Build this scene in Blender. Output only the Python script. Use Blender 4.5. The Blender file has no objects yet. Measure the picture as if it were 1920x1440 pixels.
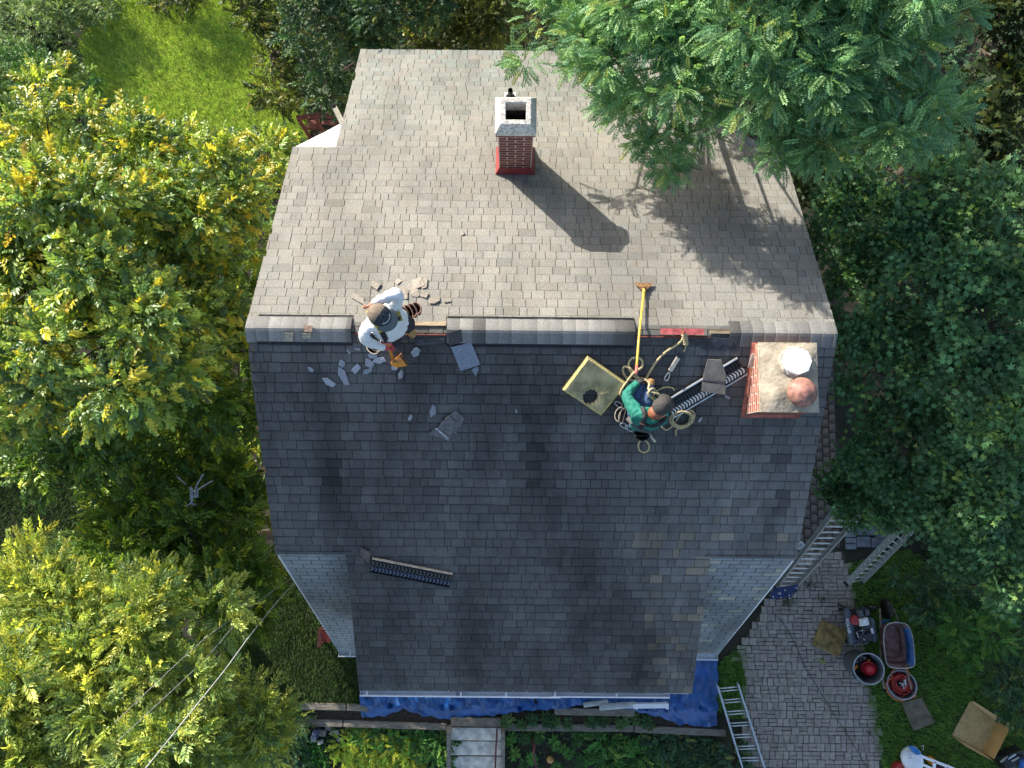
import bpy, bmesh, math, random
import numpy as np
from mathutils import Vector, Matrix
from math import radians, sin, cos, pi, sqrt
sc = bpy.context.scene
COL = sc.collection
rnd = random.Random(7)
rng = np.random.default_rng(7)

# ------------------------------------------------------------------ camera, light, exposure
TILT, ROLL, FPX, CAMZ = radians(6.0), radians(0.55), 1331.0, 15.0
cam = bpy.data.cameras.new('camera'); cam.sensor_width = 36; cam.lens = FPX/1920*36; cam.clip_end = 600; cam.clip_start = 0.1
camo = bpy.data.objects.new('camera', cam); COL.objects.link(camo)
CR = Matrix.Rotation(TILT, 3, 'X') @ Matrix.Rotation(ROLL, 3, 'Z')
camo.matrix_world = Matrix.Translation((0, 0, CAMZ)) @ CR.to_4x4()
sc.camera = camo
SUN_EL, SUN_AZ = radians(20.6), math.atan2(0.76, -0.65)        # direction towards the sun, measured from +X
SUNV = Vector((cos(SUN_EL)*cos(SUN_AZ), cos(SUN_EL)*sin(SUN_AZ), sin(SUN_EL)))
w = bpy.data.worlds.new('World'); sc.world = w; w.use_nodes = True
nt = w.node_tree; sky = nt.nodes.new('ShaderNodeTexSky'); sky.sky_type = 'NISHITA'; sky.sun_disc = False
sky.sun_elevation = SUN_EL; sky.sun_rotation = pi/2 - SUN_AZ; sky.dust_density = 1.8; sky.ozone_density = 1.0; sky.air_density = 1.0
nt.links.new(sky.outputs[0], nt.nodes['Background'].inputs[0]); nt.nodes['Background'].inputs[1].default_value = 0.145
sl = bpy.data.lights.new('sun', 'SUN'); sl.energy = 5.0; sl.angle = radians(0.55); sl.color = (1.0, 0.93, 0.83)
so = bpy.data.objects.new('sun', sl); COL.objects.link(so)
so.rotation_euler = (-SUNV).to_track_quat('-Z', 'Y').to_euler(); so.location = SUNV*40
vs = sc.view_settings; vs.view_transform = 'Standard'; vs.look = 'None'; vs.gamma = 1; vs.use_curve_mapping = False
vs.exposure = 1.08
try:
    sc.cycles.max_bounces = 6; sc.cycles.transparent_max_bounces = 6; sc.cycles.sample_clamp_indirect = 6
except Exception: pass

# ------------------------------------------------------------------ placing helpers
def ray(x, y):
    return CR @ Vector(((x-960)/FPX, (720-y)/FPX, -1.0))
def at(x, y, z):
    r = ray(x, y); k = (z-CAMZ)/r.z; return Vector((r.x*k, r.y*k, z))
def proj(p):
    q = CR.transposed() @ (Vector(p)-Vector((0, 0, CAMZ))); return 960+FPX*q.x/-q.z, 720-FPX*q.y/-q.z, -q.z
RY, RZ = 1.40, 7.28                    # ridge
XL, XR = -2.93, 3.57                   # rakes
FB = (-1.194, 5.93); FD = (-3.15, 4.90); FE = (-3.25, 2.53)      # front break, front dormer eave, front lower eave
BB = (4.07, 5.94);   BD = (6.21, 4.69);   BE = (6.22, 2.53)
DFL, DFR, DBL, DBR = -2.04, 2.49, -2.36, 3.11
def roofz(y):
    for (y0, z0), (y1, z1) in (((RY, RZ), FB), (FB, FD)):
        if y1 <= y <= y0: return z0+(z1-z0)*(y-y0)/(y1-y0)
    for (y0, z0), (y1, z1) in (((RY, RZ), BB), (BB, BD)):
        if y0 <= y <= y1: return z0+(z1-z0)*(y-y0)/(y1-y0)
    return FD[1] if y < 0 else BD[1]
def onroof(x, y, dz=0.0):
    r = ray(x, y); lo, hi = 4.0, 13.0
    for _ in range(50):
        k = (lo+hi)/2
        if CAMZ+r.z*k > roofz(r.y*k): lo = k
        else: hi = k
    return Vector((r.x*lo, r.y*lo, CAMZ+r.z*lo+dz))

# ------------------------------------------------------------------ materials
MATS = {}
def mat(name, col, var=0.15, scale=8.0, rough=0.7, metal=0.0, bump=0.0, bscale=60.0, tint=False, col2=None, spec=None, stretch=None, detail=4.0, transl=0.0, coat=0.0):
    if name in MATS: return MATS[name]
    m = bpy.data.materials.new(name); m.use_nodes = True; n = m.node_tree.nodes; l = m.node_tree.links
    b = n['Principled BSDF']; b.inputs['Roughness'].default_value = rough; b.inputs['Metallic'].default_value = metal
    if spec is not None: b.inputs['Specular IOR Level'].default_value = spec
    if coat: b.inputs['Coat Weight'].default_value = coat
    tc = n.new('ShaderNodeTexCoord'); mp = n.new('ShaderNodeMapping'); l.new(tc.outputs['Object'], mp.inputs[0])
    if stretch: mp.inputs['Scale'].default_value = stretch
    nz = n.new('ShaderNodeTexNoise'); nz.inputs['Scale'].default_value = scale; nz.inputs['Detail'].default_value = detail
    l.new(mp.outputs[0], nz.inputs['Vector'])
    rp = n.new('ShaderNodeValToRGB'); e = rp.color_ramp.elements
    c2 = col2 or tuple(min(1, c*(1+var)) for c in col); c1 = col if col2 else tuple(c*(1-var) for c in col)
    e[0].position = 0.36; e[1].position = 0.64; e[0].color = (*c1, 1); e[1].color = (*c2, 1)
    l.new(nz.outputs[0], rp.inputs[0]); out = rp.outputs[0]
    if tint:
        at_ = n.new('ShaderNodeAttribute'); at_.attribute_name = 'tint'
        mx = n.new('ShaderNodeMix'); mx.data_type = 'RGBA'; mx.blend_type = 'MULTIPLY'; mx.inputs[0].default_value = 1
        l.new(out, mx.inputs[6]); l.new(at_.outputs['Color'], mx.inputs[7]); out = mx.outputs[2]
    l.new(out, b.inputs['Base Color'])
    if bump:
        nb = n.new('ShaderNodeTexNoise'); nb.inputs['Scale'].default_value = bscale; nb.inputs['Detail'].default_value = 3
        l.new(tc.outputs['Object'], nb.inputs['Vector'])
        bp = n.new('ShaderNodeBump'); bp.inputs['Strength'].default_value = bump; bp.inputs['Distance'].default_value = 0.01
        l.new(nb.outputs[0], bp.inputs['Height']); l.new(bp.outputs[0], b.inputs['Normal'])
    if transl:
        tr = n.new('ShaderNodeBsdfTranslucent'); l.new(out, tr.inputs[0]); ms = n.new('ShaderNodeMixShader'); ms.inputs[0].default_value = transl
        l.new(b.outputs[0], ms.inputs[1]); l.new(tr.outputs[0], ms.inputs[2]); l.new(ms.outputs[0], n['Material Output'].inputs[0])
    MATS[name] = m; return m

def leafmat(name, transl=0.35, rough=0.42, spec=0.5):
    m = bpy.data.materials.new(name); m.use_nodes = True; n = m.node_tree.nodes; l = m.node_tree.links
    b = n['Principled BSDF']; b.inputs['Roughness'].default_value = rough; b.inputs['Specular IOR Level'].default_value = spec
    a = n.new('ShaderNodeAttribute'); a.attribute_name = 'tint'
    l.new(a.outputs['Color'], b.inputs['Base Color'])
    tr = n.new('ShaderNodeBsdfTranslucent')
    g = n.new('ShaderNodeMix'); g.data_type = 'RGBA'; g.blend_type = 'MULTIPLY'; g.inputs[0].default_value = 1; g.inputs[7].default_value = (1.25, 1.15, 0.55, 1)
    l.new(a.outputs['Color'], g.inputs[6]); l.new(g.outputs[2], tr.inputs[0])
    ms = n.new('ShaderNodeMixShader'); ms.inputs[0].default_value = transl
    l.new(b.outputs[0], ms.inputs[1]); l.new(tr.outputs[0], ms.inputs[2]); l.new(ms.outputs[0], n['Material Output'].inputs[0])
    return m

def shingle_mat(name, col, stain=True, grain=0.35):
    m = bpy.data.materials.new(name); m.use_nodes = True; n = m.node_tree.nodes; l = m.node_tree.links
    b = n['Principled BSDF']; b.inputs['Roughness'].default_value = 0.88; b.inputs['Specular IOR Level'].default_value = 0.25
    geo = n.new('ShaderNodeNewGeometry')
    gz = n.new('ShaderNodeTexNoise'); gz.inputs['Scale'].default_value = 110; gz.inputs['Detail'].default_value = 2
    l.new(geo.outputs['Position'], gz.inputs['Vector'])
    gr = n.new('ShaderNodeMapRange'); gr.inputs[1].default_value = 0.3; gr.inputs[2].default_value = 0.7; gr.inputs[3].default_value = 1-grain; gr.inputs[4].default_value = 1+grain
    l.new(gz.outputs[0], gr.inputs[0])
    a = n.new('ShaderNodeAttribute'); a.attribute_name = 'tint'
    m1 = n.new('ShaderNodeMix'); m1.data_type = 'RGBA'; m1.blend_type = 'MULTIPLY'; m1.inputs[0].default_value = 1; m1.inputs[6].default_value = (*col, 1)
    l.new(a.outputs['Color'], m1.inputs[7])
    m2 = n.new('ShaderNodeMix'); m2.data_type = 'RGBA'; m2.blend_type = 'MULTIPLY'; m2.inputs[0].default_value = 1
    l.new(m1.outputs[2], m2.inputs[6]); l.new(gr.outputs[0], m2.inputs[7])
    # broad weathering: patches and down-slope algae streaks
    mp = n.new('ShaderNodeMapping'); mp.inputs['Scale'].default_value = (1.1, 0.42, 0.42); l.new(geo.outputs['Position'], mp.inputs[0])
    sz = n.new('ShaderNodeTexNoise'); sz.inputs['Scale'].default_value = 1.5; sz.inputs['Detail'].default_value = 9; sz.inputs['Roughness'].default_value = 0.62; l.new(mp.outputs[0], sz.inputs['Vector'])
    sr = n.new('ShaderNodeMapRange'); sr.inputs[1].default_value = 0.38; sr.inputs[2].default_value = 0.60; sr.inputs[3].default_value = 0.62 if stain else 0.86; sr.inputs[4].default_value = 1.12
    l.new(sz.outputs[0], sr.inputs[0])
    m3 = n.new('ShaderNodeMix'); m3.data_type = 'RGBA'; m3.blend_type = 'MULTIPLY'; m3.inputs[0].default_value = 1
    l.new(m2.outputs[2], m3.inputs[6]); l.new(sr.outputs[0], m3.inputs[7])
    l.new(m3.outputs[2], b.inputs['Base Color'])
    bp = n.new('ShaderNodeBump'); bp.inputs['Strength'].default_value = 0.5; bp.inputs['Distance'].default_value = 0.004
    l.new(gz.outputs[0], bp.inputs['Height']); l.new(bp.outputs[0], b.inputs['Normal'])
    return m

# ------------------------------------------------------------------ object helpers
def link(name, me, parent=None):
    o = bpy.data.objects.new(name, me); COL.objects.link(o)
    if parent is not None:
        o.parent = parent; o.matrix_parent_inverse = world_of(parent).inverted()
    return o
def world_of(o):
    return o.matrix_basis.copy() if o.parent is None else world_of(o.parent) @ o.matrix_parent_inverse @ o.matrix_basis
def tag(o, label=None, cat=None, group=None, kind=None):
    if label: o['label'] = label
    if cat: o['category'] = cat
    if group: o['group'] = group
    if kind: o['kind'] = kind
    return o
def thing(name, label, cat, loc=(0, 0, 0), group=None):
    o = bpy.data.objects.new(name, None); COL.objects.link(o); o.location = loc; o.empty_display_size = 0.2
    return tag(o, label, cat, group)
def frame(o, x, z=None):
    """matrix with local x along x, local z near z"""
    x = Vector(x).normalized(); z = Vector(z or (0, 0, 1)); y = z.cross(x).normalized(); z = x.cross(y)
    M = Matrix.Identity(4)
    for i, v in enumerate((x, y, z)): M[0][i], M[1][i], M[2][i] = v
    M.translation = Vector(o); return M

class MB:
    def __init__(s, M=None): s.v = []; s.f = []; s.c = []; s.m = []; s.M = M or Matrix.Identity(4); s.tc = (1, 1, 1); s.mi = 0; s.sm = []
    def add(s, vs, fs, smooth=False):
        o = len(s.v); s.v += [tuple(s.M @ Vector(p)) for p in vs]; s.c += [s.tc]*len(vs)
        s.f += [tuple(i+o for i in f) for f in fs]; s.m += [s.mi]*len(fs); s.sm += [smooth]*len(fs)
    def box(s, x0, x1, y0, y1, z0, z1, taper=0, jit=0):
        t = taper; j = lambda: (rnd.random()-.5)*jit
        vs = [(x0, y0, z0), (x1, y0, z0), (x1, y1, z0), (x0, y1, z0), (x0+t, y0+t, z1), (x1-t, y0+t, z1), (x1-t, y1-t, z1), (x0+t, y1-t, z1)]
        if jit: vs = [(a+j(), b+j(), c+j()) for a, b, c in vs]
        s.add(vs, [(3, 2, 1, 0), (4, 5, 6, 7), (0, 1, 5, 4), (1, 2, 6, 5), (2, 3, 7, 6), (3, 0, 4, 7)])
    def bar(s, a, b, wd, ht, up=(0, 0, 1)):
        a = Vector(a); b = Vector(b); x = b-a; L = x.length; M0 = s.M; s.M = M0 @ frame(a, x, up); s.box(0, L, -wd/2, wd/2, -ht/2, ht/2); s.M = M0
    def tube(s, pts, r, n=8, caps=True, closed=False):
        pts = [Vector(p) for p in pts]; N = len(pts); rs = r if hasattr(r, '__len__') else [r]*N
        vs = []; u = None
        for i, p in enumerate(pts):
            d = (pts[(i+1) % N]-pts[i-1]) if closed else (pts[min(i+1, N-1)]-pts[max(i-1, 0)])
            d = d.normalized() if d.length > 1e-9 else Vector((0, 0, 1))
            if u is None: u = d.orthogonal().normalized()
            u = (u-d*u.dot(d)); u = u.normalized() if u.length > 1e-6 else d.orthogonal().normalized()
            v = d.cross(u)
            for k in range(n):
                a = 2*pi*k/n; vs.append(p+(u*cos(a)+v*sin(a))*rs[i])
        fs = []
        for i in range(N if closed else N-1):
            j = (i+1) % N
            for k in range(n): fs.append((i*n+k, i*n+(k+1) % n, j*n+(k+1) % n, j*n+k))
        if caps and not closed: fs += [tuple(range(n-1, -1, -1)), tuple((N-1)*n+k for k in range(n))]
        s.add(vs, fs, True)
    def lathe(s, prof, n=20, closed_top=False, closed_bot=False, ax=1, ay=1):
        vs = []; fs = []
        for r, z in prof:
            for k in range(n): a = 2*pi*k/n; vs.append((r*cos(a)*ax, r*sin(a)*ay, z))
        for i in range(len(prof)-1):
            for k in range(n): fs.append((i*n+k, i*n+(k+1) % n, (i+1)*n+(k+1) % n, (i+1)*n+k))
        s.add(vs, fs, True)
        if closed_bot: s.add(vs[:n], [tuple(range(n-1, -1, -1))])
        if closed_top: s.add(vs[-n:], [tuple(range(n))])
    def prism(s, poly, z0, z1):
        n = len(poly); vs = [(x, y, z0) for x, y in poly]+[(x, y, z1) for x, y in poly]
        s.add(vs, [tuple(range(n-1, -1, -1)), tuple(range(n, 2*n))]+[(i, (i+1) % n, n+(i+1) % n, n+i) for i in range(n)])
    def ellip(s, c, r, n=14, m=9):
        vs = []; fs = []
        for i in range(m+1):
            t = pi*i/m
            for k in range(n): a = 2*pi*k/n; vs.append((c[0]+r[0]*sin(t)*cos(a), c[1]+r[1]*sin(t)*sin(a), c[2]-r[2]*cos(t)))
        for i in range(m):
            for k in range(n): fs.append((i*n+k, i*n+(k+1) % n, (i+1)*n+(k+1) % n, (i+1)*n+k))
        s.add(vs, fs, True)
    def build(s, name, mats, parent=None, bevel=0, kind=None):
        me = bpy.data.meshes.new(name); me.from_pydata(s.v, [], s.f); me.update()
        ms = mats if isinstance(mats, (list, tuple)) else [mats]
        for m in ms: me.materials.append(m)
        if len(ms) > 1: me.polygons.foreach_set('material_index', s.m)
        me.polygons.foreach_set('use_smooth', s.sm)
        ca = me.color_attributes.new('tint', 'FLOAT_COLOR', 'POINT')
        ca.data.foreach_set('color', np.array([(*c, 1) for c in s.c], dtype=np.float32).ravel())
        o = link(name, me, parent)
        if bevel:
            md = o.modifiers.new('bevel', 'BEVEL'); md.width = bevel; md.segments = 2; md.limit_method = 'ANGLE'; md.angle_limit = radians(40)
        if kind: o['kind'] = kind
        return o

def tri_mesh(name, V, F, C, m, parent=None, kind=None):
    V = np.ascontiguousarray(V, dtype=np.float32); F = np.ascontiguousarray(F, dtype=np.int32)
    me = bpy.data.meshes.new(name); me.vertices.add(len(V)); me.vertices.foreach_set('co', V.ravel())
    me.loops.add(F.size); me.loops.foreach_set('vertex_index', F.ravel())
    me.polygons.add(len(F)); me.polygons.foreach_set('loop_start', np.arange(0, F.size, 3, dtype=np.int32))
    me.update(calc_edges=True)
    ca = me.color_attributes.new('tint', 'FLOAT_COLOR', 'POINT')
    ca.data.foreach_set('color', np.concatenate([C, np.ones((len(C), 1))], 1).astype(np.float32).ravel())
    me.materials.append(m); o = link(name, me, parent)
    if kind: o['kind'] = kind
    return o

def catmull(pts, n=6, closed=False):
    P = [Vector(p) for p in pts]; out = []; N = len(P)
    for i in range(N if closed else N-1):
        g = (lambda k: P[k % N]) if closed else (lambda k: P[min(max(k, 0), N-1)])
        p0, p1, p2, p3 = g(i-1), g(i), g(i+1), g(i+2)
        for k in range(n):
            t = k/n; out.append(0.5*((2*p1)+(p2-p0)*t+(2*p0-5*p1+4*p2-p3)*t*t+(3*p1-p0-3*p2+p3)*t**3))
    if not closed: out.append(P[-1])
    return out
def inpoly(x, y, poly):
    c = np.zeros(np.shape(x), bool); n = len(poly)
    for i in range(n):
        x0, y0 = poly[i]; x1, y1 = poly[(i+1) % n]
        if y0 == y1: continue
        c ^= ((y0 > y) != (y1 > y)) & (x < (x1-x0)*(y-y0)/(y1-y0)+x0)
    return c
def gpoly(px, z=0): return [tuple(at(x, y, z)[:2]) for x, y in px]
# ------------------------------------------------------------------ the ground
def smooth(a, b, x):
    t = np.clip((x-a)/(b-a), 0, 1); return t*t*(3-2*t)
def gz(x, y):
    x = np.asarray(x, float); y = np.asarray(y, float)
    side = 1-smooth(4.3, 4.55, x)
    d = -0.16*smooth(4.98, 5.04, -y)-0.18*smooth(5.42, 5.5, -y)-0.28*np.clip(-y-5.6, 0, 4)
    return d*side
gx = np.unique(np.concatenate([[-150, -80, -40, -25, -18], np.arange(-14, 14.01, 0.28), [18, 25, 40, 80, 150]]))
gy = np.unique(np.concatenate([[-150, -80, -40, -20, -12, -9], np.arange(-7.6, 14.01, 0.28), np.arange(-5.6, -4.9, 0.04), [18, 25, 40, 80, 150]]))
GX, GY = np.meshgrid(gx, gy); GZ = gz(GX, GY)
nx, ny = len(gx), len(gy); idx = np.arange(nx*ny).reshape(ny, nx)
q = np.stack([idx[:-1, :-1], idx[:-1, 1:], idx[1:, 1:], idx[1:, :-1]], -1).reshape(-1, 4)
F = np.concatenate([q[:, [0, 1, 2]], q[:, [0, 2, 3]]])
V = np.stack([GX, GY, GZ-0.004], -1).reshape(-1, 3)
m_ground = mat('soil_and_litter', (0.012, 0.014, 0.007), col2=(0.032, 0.028, 0.016), scale=2.2, rough=0.95, bump=0.8, bscale=30, detail=8)
g = tri_mesh('ground', V, F, np.ones((len(V), 3)), m_ground); tag(g, kind='structure')
sun_field = None

# driveway: jointing sand with real pavers in it
DRV = gpoly([(1372, 1250), (1392, 1205), (1425, 1150), (1452, 1085), (1470, 1030), (1540, 1018), (1580, 1035), (1600, 1085), (1612, 1180), (1627, 1260), (1640, 1320), (1652, 1400), (1664, 1500), (1380, 1500), (1398, 1400), (1394, 1300), (1393, 1240)])
mb = MB(); mb.prism(DRV, -0.05, 0.004)
drv = mb.build('driveway', mat('joint_sand', (0.045, 0.042, 0.035), col2=(0.06, 0.065, 0.04), scale=5, rough=0.95, bump=.4)); tag(drv, kind='structure')
pav = []
xs = [p[0] for p in DRV]; ys = [p[1] for p in DRV]; rowh = 0.158; y = min(ys)
while y < max(ys):
    x = min(xs)-rnd.random()*.2
    while x < max(xs):
        k = rnd.random()
        cells = []
        if k < .36: wd = .105+rnd.random()*.02; cells = [(x, x+wd, y, y+rowh)]
        elif k < .82: wd = .16+rnd.random()*.03; h = rowh*(.46+rnd.random()*.08); cells = [(x, x+wd, y, y+h), (x, x+wd, y+h, y+rowh)]
        else: wd = .15+rnd.random()*.02; cells = [(x, x+wd, y, y+rowh)]
        for c in cells:
            cx, cy = (c[0]+c[1])/2, (c[2]+c[3])/2
            if inpoly(np.array(cx), np.array(cy), DRV): pav.append(c)
        x += wd
    y += rowh
m_pav = mat('paver_concrete', (0.285, 0.25, 0.215), var=.15, scale=14, rough=.9, bump=.5, bscale=90, tint=True)
def paver_geo(mb, c):
    x0, x1, y0, y1 = c; g_ = .006; j = lambda: (rnd.random()-.5)*.012; h = .022+rnd.random()*.006
    p = [(x0+g_+j(), y0+g_+j()), (x1-g_+j(), y0+g_+j()), (x1-g_+j(), y1-g_+j()), (x0+g_+j(), y1-g_+j())]
    cx = (x0+x1)/2; cy = (y0+y1)/2; ins = .88; tl = (rnd.random()-.5)*.006
    t = .82+rnd.random()*.3; mb.tc = (t, t*(.97+rnd.random()*.05), t*(.95+rnd.random()*.08))
    vs = [(a, b, 0) for a, b in p]+[(a, b, h-.004) for a, b in p]+[(cx+(a-cx)*ins, cy+(b-cy)*ins, h+tl*(1 if a > cx else -1)) for a, b in p]
    fs = []
    for k in (0, 4):
        for i in range(4): fs.append((k+i, k+(i+1) % 4, k+4+(i+1) % 4, k+4+i))
    fs.append((8, 9, 10, 11)); mb.add(vs, fs)
pav.sort(key=lambda c: -(c[1]-c[0])*(c[3]-c[2])*(1+.4*((c[0]+c[1])/2 < 8))*(1 if -6.1 < c[2] < -2.6 else .1))
for c in pav[:300]:
    b_ = MB(); paver_geo(b_, c); b_.build('paver', m_pav, drv)
b_ = MB()
for c in pav[300:]: paver_geo(b_, c)
b_.build('paver_field', m_pav, drv, kind='stuff')

# side path of old bricks and slabs along the gable
PTH = gpoly([(1500, 700), (1572, 700), (1572, 1030), (1440, 1035), (1460, 900)])
mb = MB(); mb.prism([(5.6, -1.9), (6.92, -1.9), (6.92, 3.5), (5.6, 3.5)], -0.05, 0.003)
pth = mb.build('path', mat('path_soil', (0.016, 0.015, 0.011), col2=(0.035, 0.036, 0.02), scale=6, rough=.95)); tag(pth, kind='structure')
m_old = mat('old_path_brick', (0.11, 0.09, 0.078), var=.45, scale=7, rough=.95, bump=.5, tint=True)
x = 5.66; cols = 0; shared = {}
while x < 6.75:
    y = -1.88+(cols % 2)*.1
    while y < 3.4:
        L = .2
        if shared.get('b') is None:
            b_ = MB(); b_.box(0, .135, 0, L-.012, 0, .022, taper=.004); ob = b_.build('path_brick', m_old, pth); shared['b'] = ob.data
        else:
            ob = bpy.data.objects.new('path_brick', shared['b']); COL.objects.link(ob); ob.parent = pth
        ob.location = (x, y, .003+rnd.random()*.005); ob.rotation_euler.z = (rnd.random()-.5)*.05
        y += L
    x += .148; cols += 1
m_slab = mat('bluestone', (0.15, 0.17, 0.19), var=.25, scale=9, rough=.85, bump=.3, tint=True)
for (a, b, c, d) in [(1572, 873+i*11.5, 1598 if i % 2 else 1600, 883+i*11.5) for i in range(5)]+[(1585, 985+i*11.5, 1604+i*.5, 995.5+i*11.5) for i in range(4)]:
    p0 = at(a, d, .02); p1 = at(c, b, .02)
    b_ = MB(); t = .8+.4*rnd.random(); b_.tc = (t, t, t); b_.box(p0.x, p1.x, p0.y, p1.y, 0.002, .034, taper=.006); b_.build('stone_slab', m_slab, pth)
for (a, b, c, d) in ((1606, 985, 1640, 1004), (1606, 1006, 1632, 1026), (1641, 990, 1668, 1010), (1634, 1008, 1662, 1027)):
    p0 = at(a, d, .02); p1 = at(c, b, .02)
    b_ = MB(); t = .6+.3*rnd.random(); b_.tc = (t, t, t*1.05); b_.box(p0.x, p1.x, p0.y, p1.y, -.02, .03, taper=.006); b_.build('stone_slab', m_slab, pth)

# ------------------------------------------------------------------ the house
house = thing('gambrel_house', 'gambrel roofed house with grey asphalt shingles, shed dormers and two brick chimneys', 'house', ((XL+XR)/2, 1.4, 0))
m_white = mat('white_paint', (0.78, 0.79, 0.8), var=.06, scale=5, rough=.5)
m_wall = mat('painted_siding', (0.62, 0.6, 0.55), var=.08, scale=4, rough=.7)
m_deck = mat('roof_sheathing', (0.1, 0.08, 0.06), var=.3, scale=5, rough=.9)
m_dark = mat('attic_dark', (0.02, 0.015, 0.012), rough=.95)
m_sh = shingle_mat('weathered_shaded_shingle', (0.185, 0.185, 0.182)); m_shb = shingle_mat('sunlit_tone_shingle', (0.20, 0.197, 0.188), False)  # same shingles in shaded and sunlit tone; light difference put into colour
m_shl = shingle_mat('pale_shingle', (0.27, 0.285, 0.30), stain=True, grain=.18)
wx0, wx1 = XL+.22, XR-.22
prof = [(FE[0]+.3, 0), (FE[0]+.3, FE[1]+.12), (FB[0]+.05, FB[1]-.16), (RY, RZ-.22), (BB[0]-.05, BB[1]-.16), (BE[0]-.3, BE[1]+.12), (BE[0]-.3, 0)]
mb = MB(); n = len(prof)
vs = [(wx0, y, z) for y, z in prof]+[(wx1, y, z) for y, z in prof]
mb.add(vs, [tuple(range(n)), tuple(range(2*n-1, n-1, -1)), (0, n, n+1, 1), (n-1, n-2, 2*n-2, 2*n-1)]); mb.build('wall', m_wall, house)
for dl, dr, (ye, ze), (yb, zb), sg in ((DFL, DFR, FD, FB, 1), (DBL, DBR, BD, BB, -1)):
    mb = MB(); y0 = ye+sg*.14
    poly = [(y0, 2.6), (y0, ze-.02), (yb, zb-.12), (yb, 3.4)]
    vs = [(dl+.1, y, z) for y, z in poly]+[(dr-.1, y, z) for y, z in poly]
    mb.add(vs, [(0, 1, 2, 3), (7, 6, 5, 4), (0, 4, 5, 1)]); mb.build('dormer_wall', m_wall, house)

class Slope:
    def __init__(s, name, x0, x1, lo, hi, label=None, back=False, mi=0, E=.121, base=(1, 1, 1)):
        s.x0, s.x1, s.back, s.mi, s.E, s.base = x0, x1, back, mi, E, base
        (yl, zl), (yh, zh) = lo, hi; s.L = sqrt((yh-yl)**2+(zh-zl)**2); s.v = Vector((0, (yh-yl)/s.L, (zh-zl)/s.L))
        s.u = Vector((-1, 0, 0)) if back else Vector((1, 0, 0)); s.o = Vector((x1 if back else x0, yl, zl)); s.n = s.u.cross(s.v); s.W = x1-x0
        M = Matrix.Identity(4)
        for i, a in enumerate((s.u, s.v, s.n)): M[0][i], M[1][i], M[2][i] = a
        M.translation = s.o; s.M = M
        mb = MB(M); mb.box(0, s.W, 0, s.L-(0.045 if abs(yh-RY) < .01 else 0), -.11, -.002); s.ob = mb.build(name, m_deck, house)
        if label: s.ob['label'] = label
    def pt(s, u, v, h): return s.o+s.u*u+s.v*v+s.n*h
slopes = [
    Slope('roof_slope', XL, XR, FB, (RY, RZ), 'shaded dark grey main slope'),
    Slope('dormer_roof', DFL, DFR, FD, FB, 'shaded dormer slope with dark streaks and lichen'),
    Slope('lower_roof', XL+.02, DFL+.04, FE, (FB[0]-.03, FB[1]-.03), None, False, 1, .126),
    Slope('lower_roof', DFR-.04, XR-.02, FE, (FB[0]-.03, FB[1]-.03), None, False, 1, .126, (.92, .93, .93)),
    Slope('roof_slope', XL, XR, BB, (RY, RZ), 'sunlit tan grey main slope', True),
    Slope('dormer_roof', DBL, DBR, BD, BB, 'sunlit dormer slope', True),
    Slope('lower_roof', XL+.02, DBL+.04, BE, (BB[0]+.03, BB[1]-.03), 'pale shingled steep lower slope', True, 1, .126, (2.1, 2.07, 1.9)),  # raised tint adds sunlight to the shared pale shingle colour
    Slope('lower_roof', DBR-.04, XR-.02, BE, (BB[0]+.03, BB[1]-.03), None, True, 1, .126, (.8, .8, .8)),  # lowered tint puts this slope's shade into the same shingle colour
]
STAINS = [(620, 900, 26, 70, .5), (1005, 860, 30, 150, .45), (790, 900, 40, 120, .25), (1190, 1220, 60, 110, .5), (1090, 1120, 50, 140, .3), (1470, 900, 22, 110, .45), (1440, 1000, 30, 60, .4), (900, 1180, 60, 140, .25), (720, 1220, 40, 100, .22), (560, 880, 30, 60, .2), (1290, 850, 50, 40, .25), (940, 720, 120, 60, .2)]
SH = []
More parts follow.
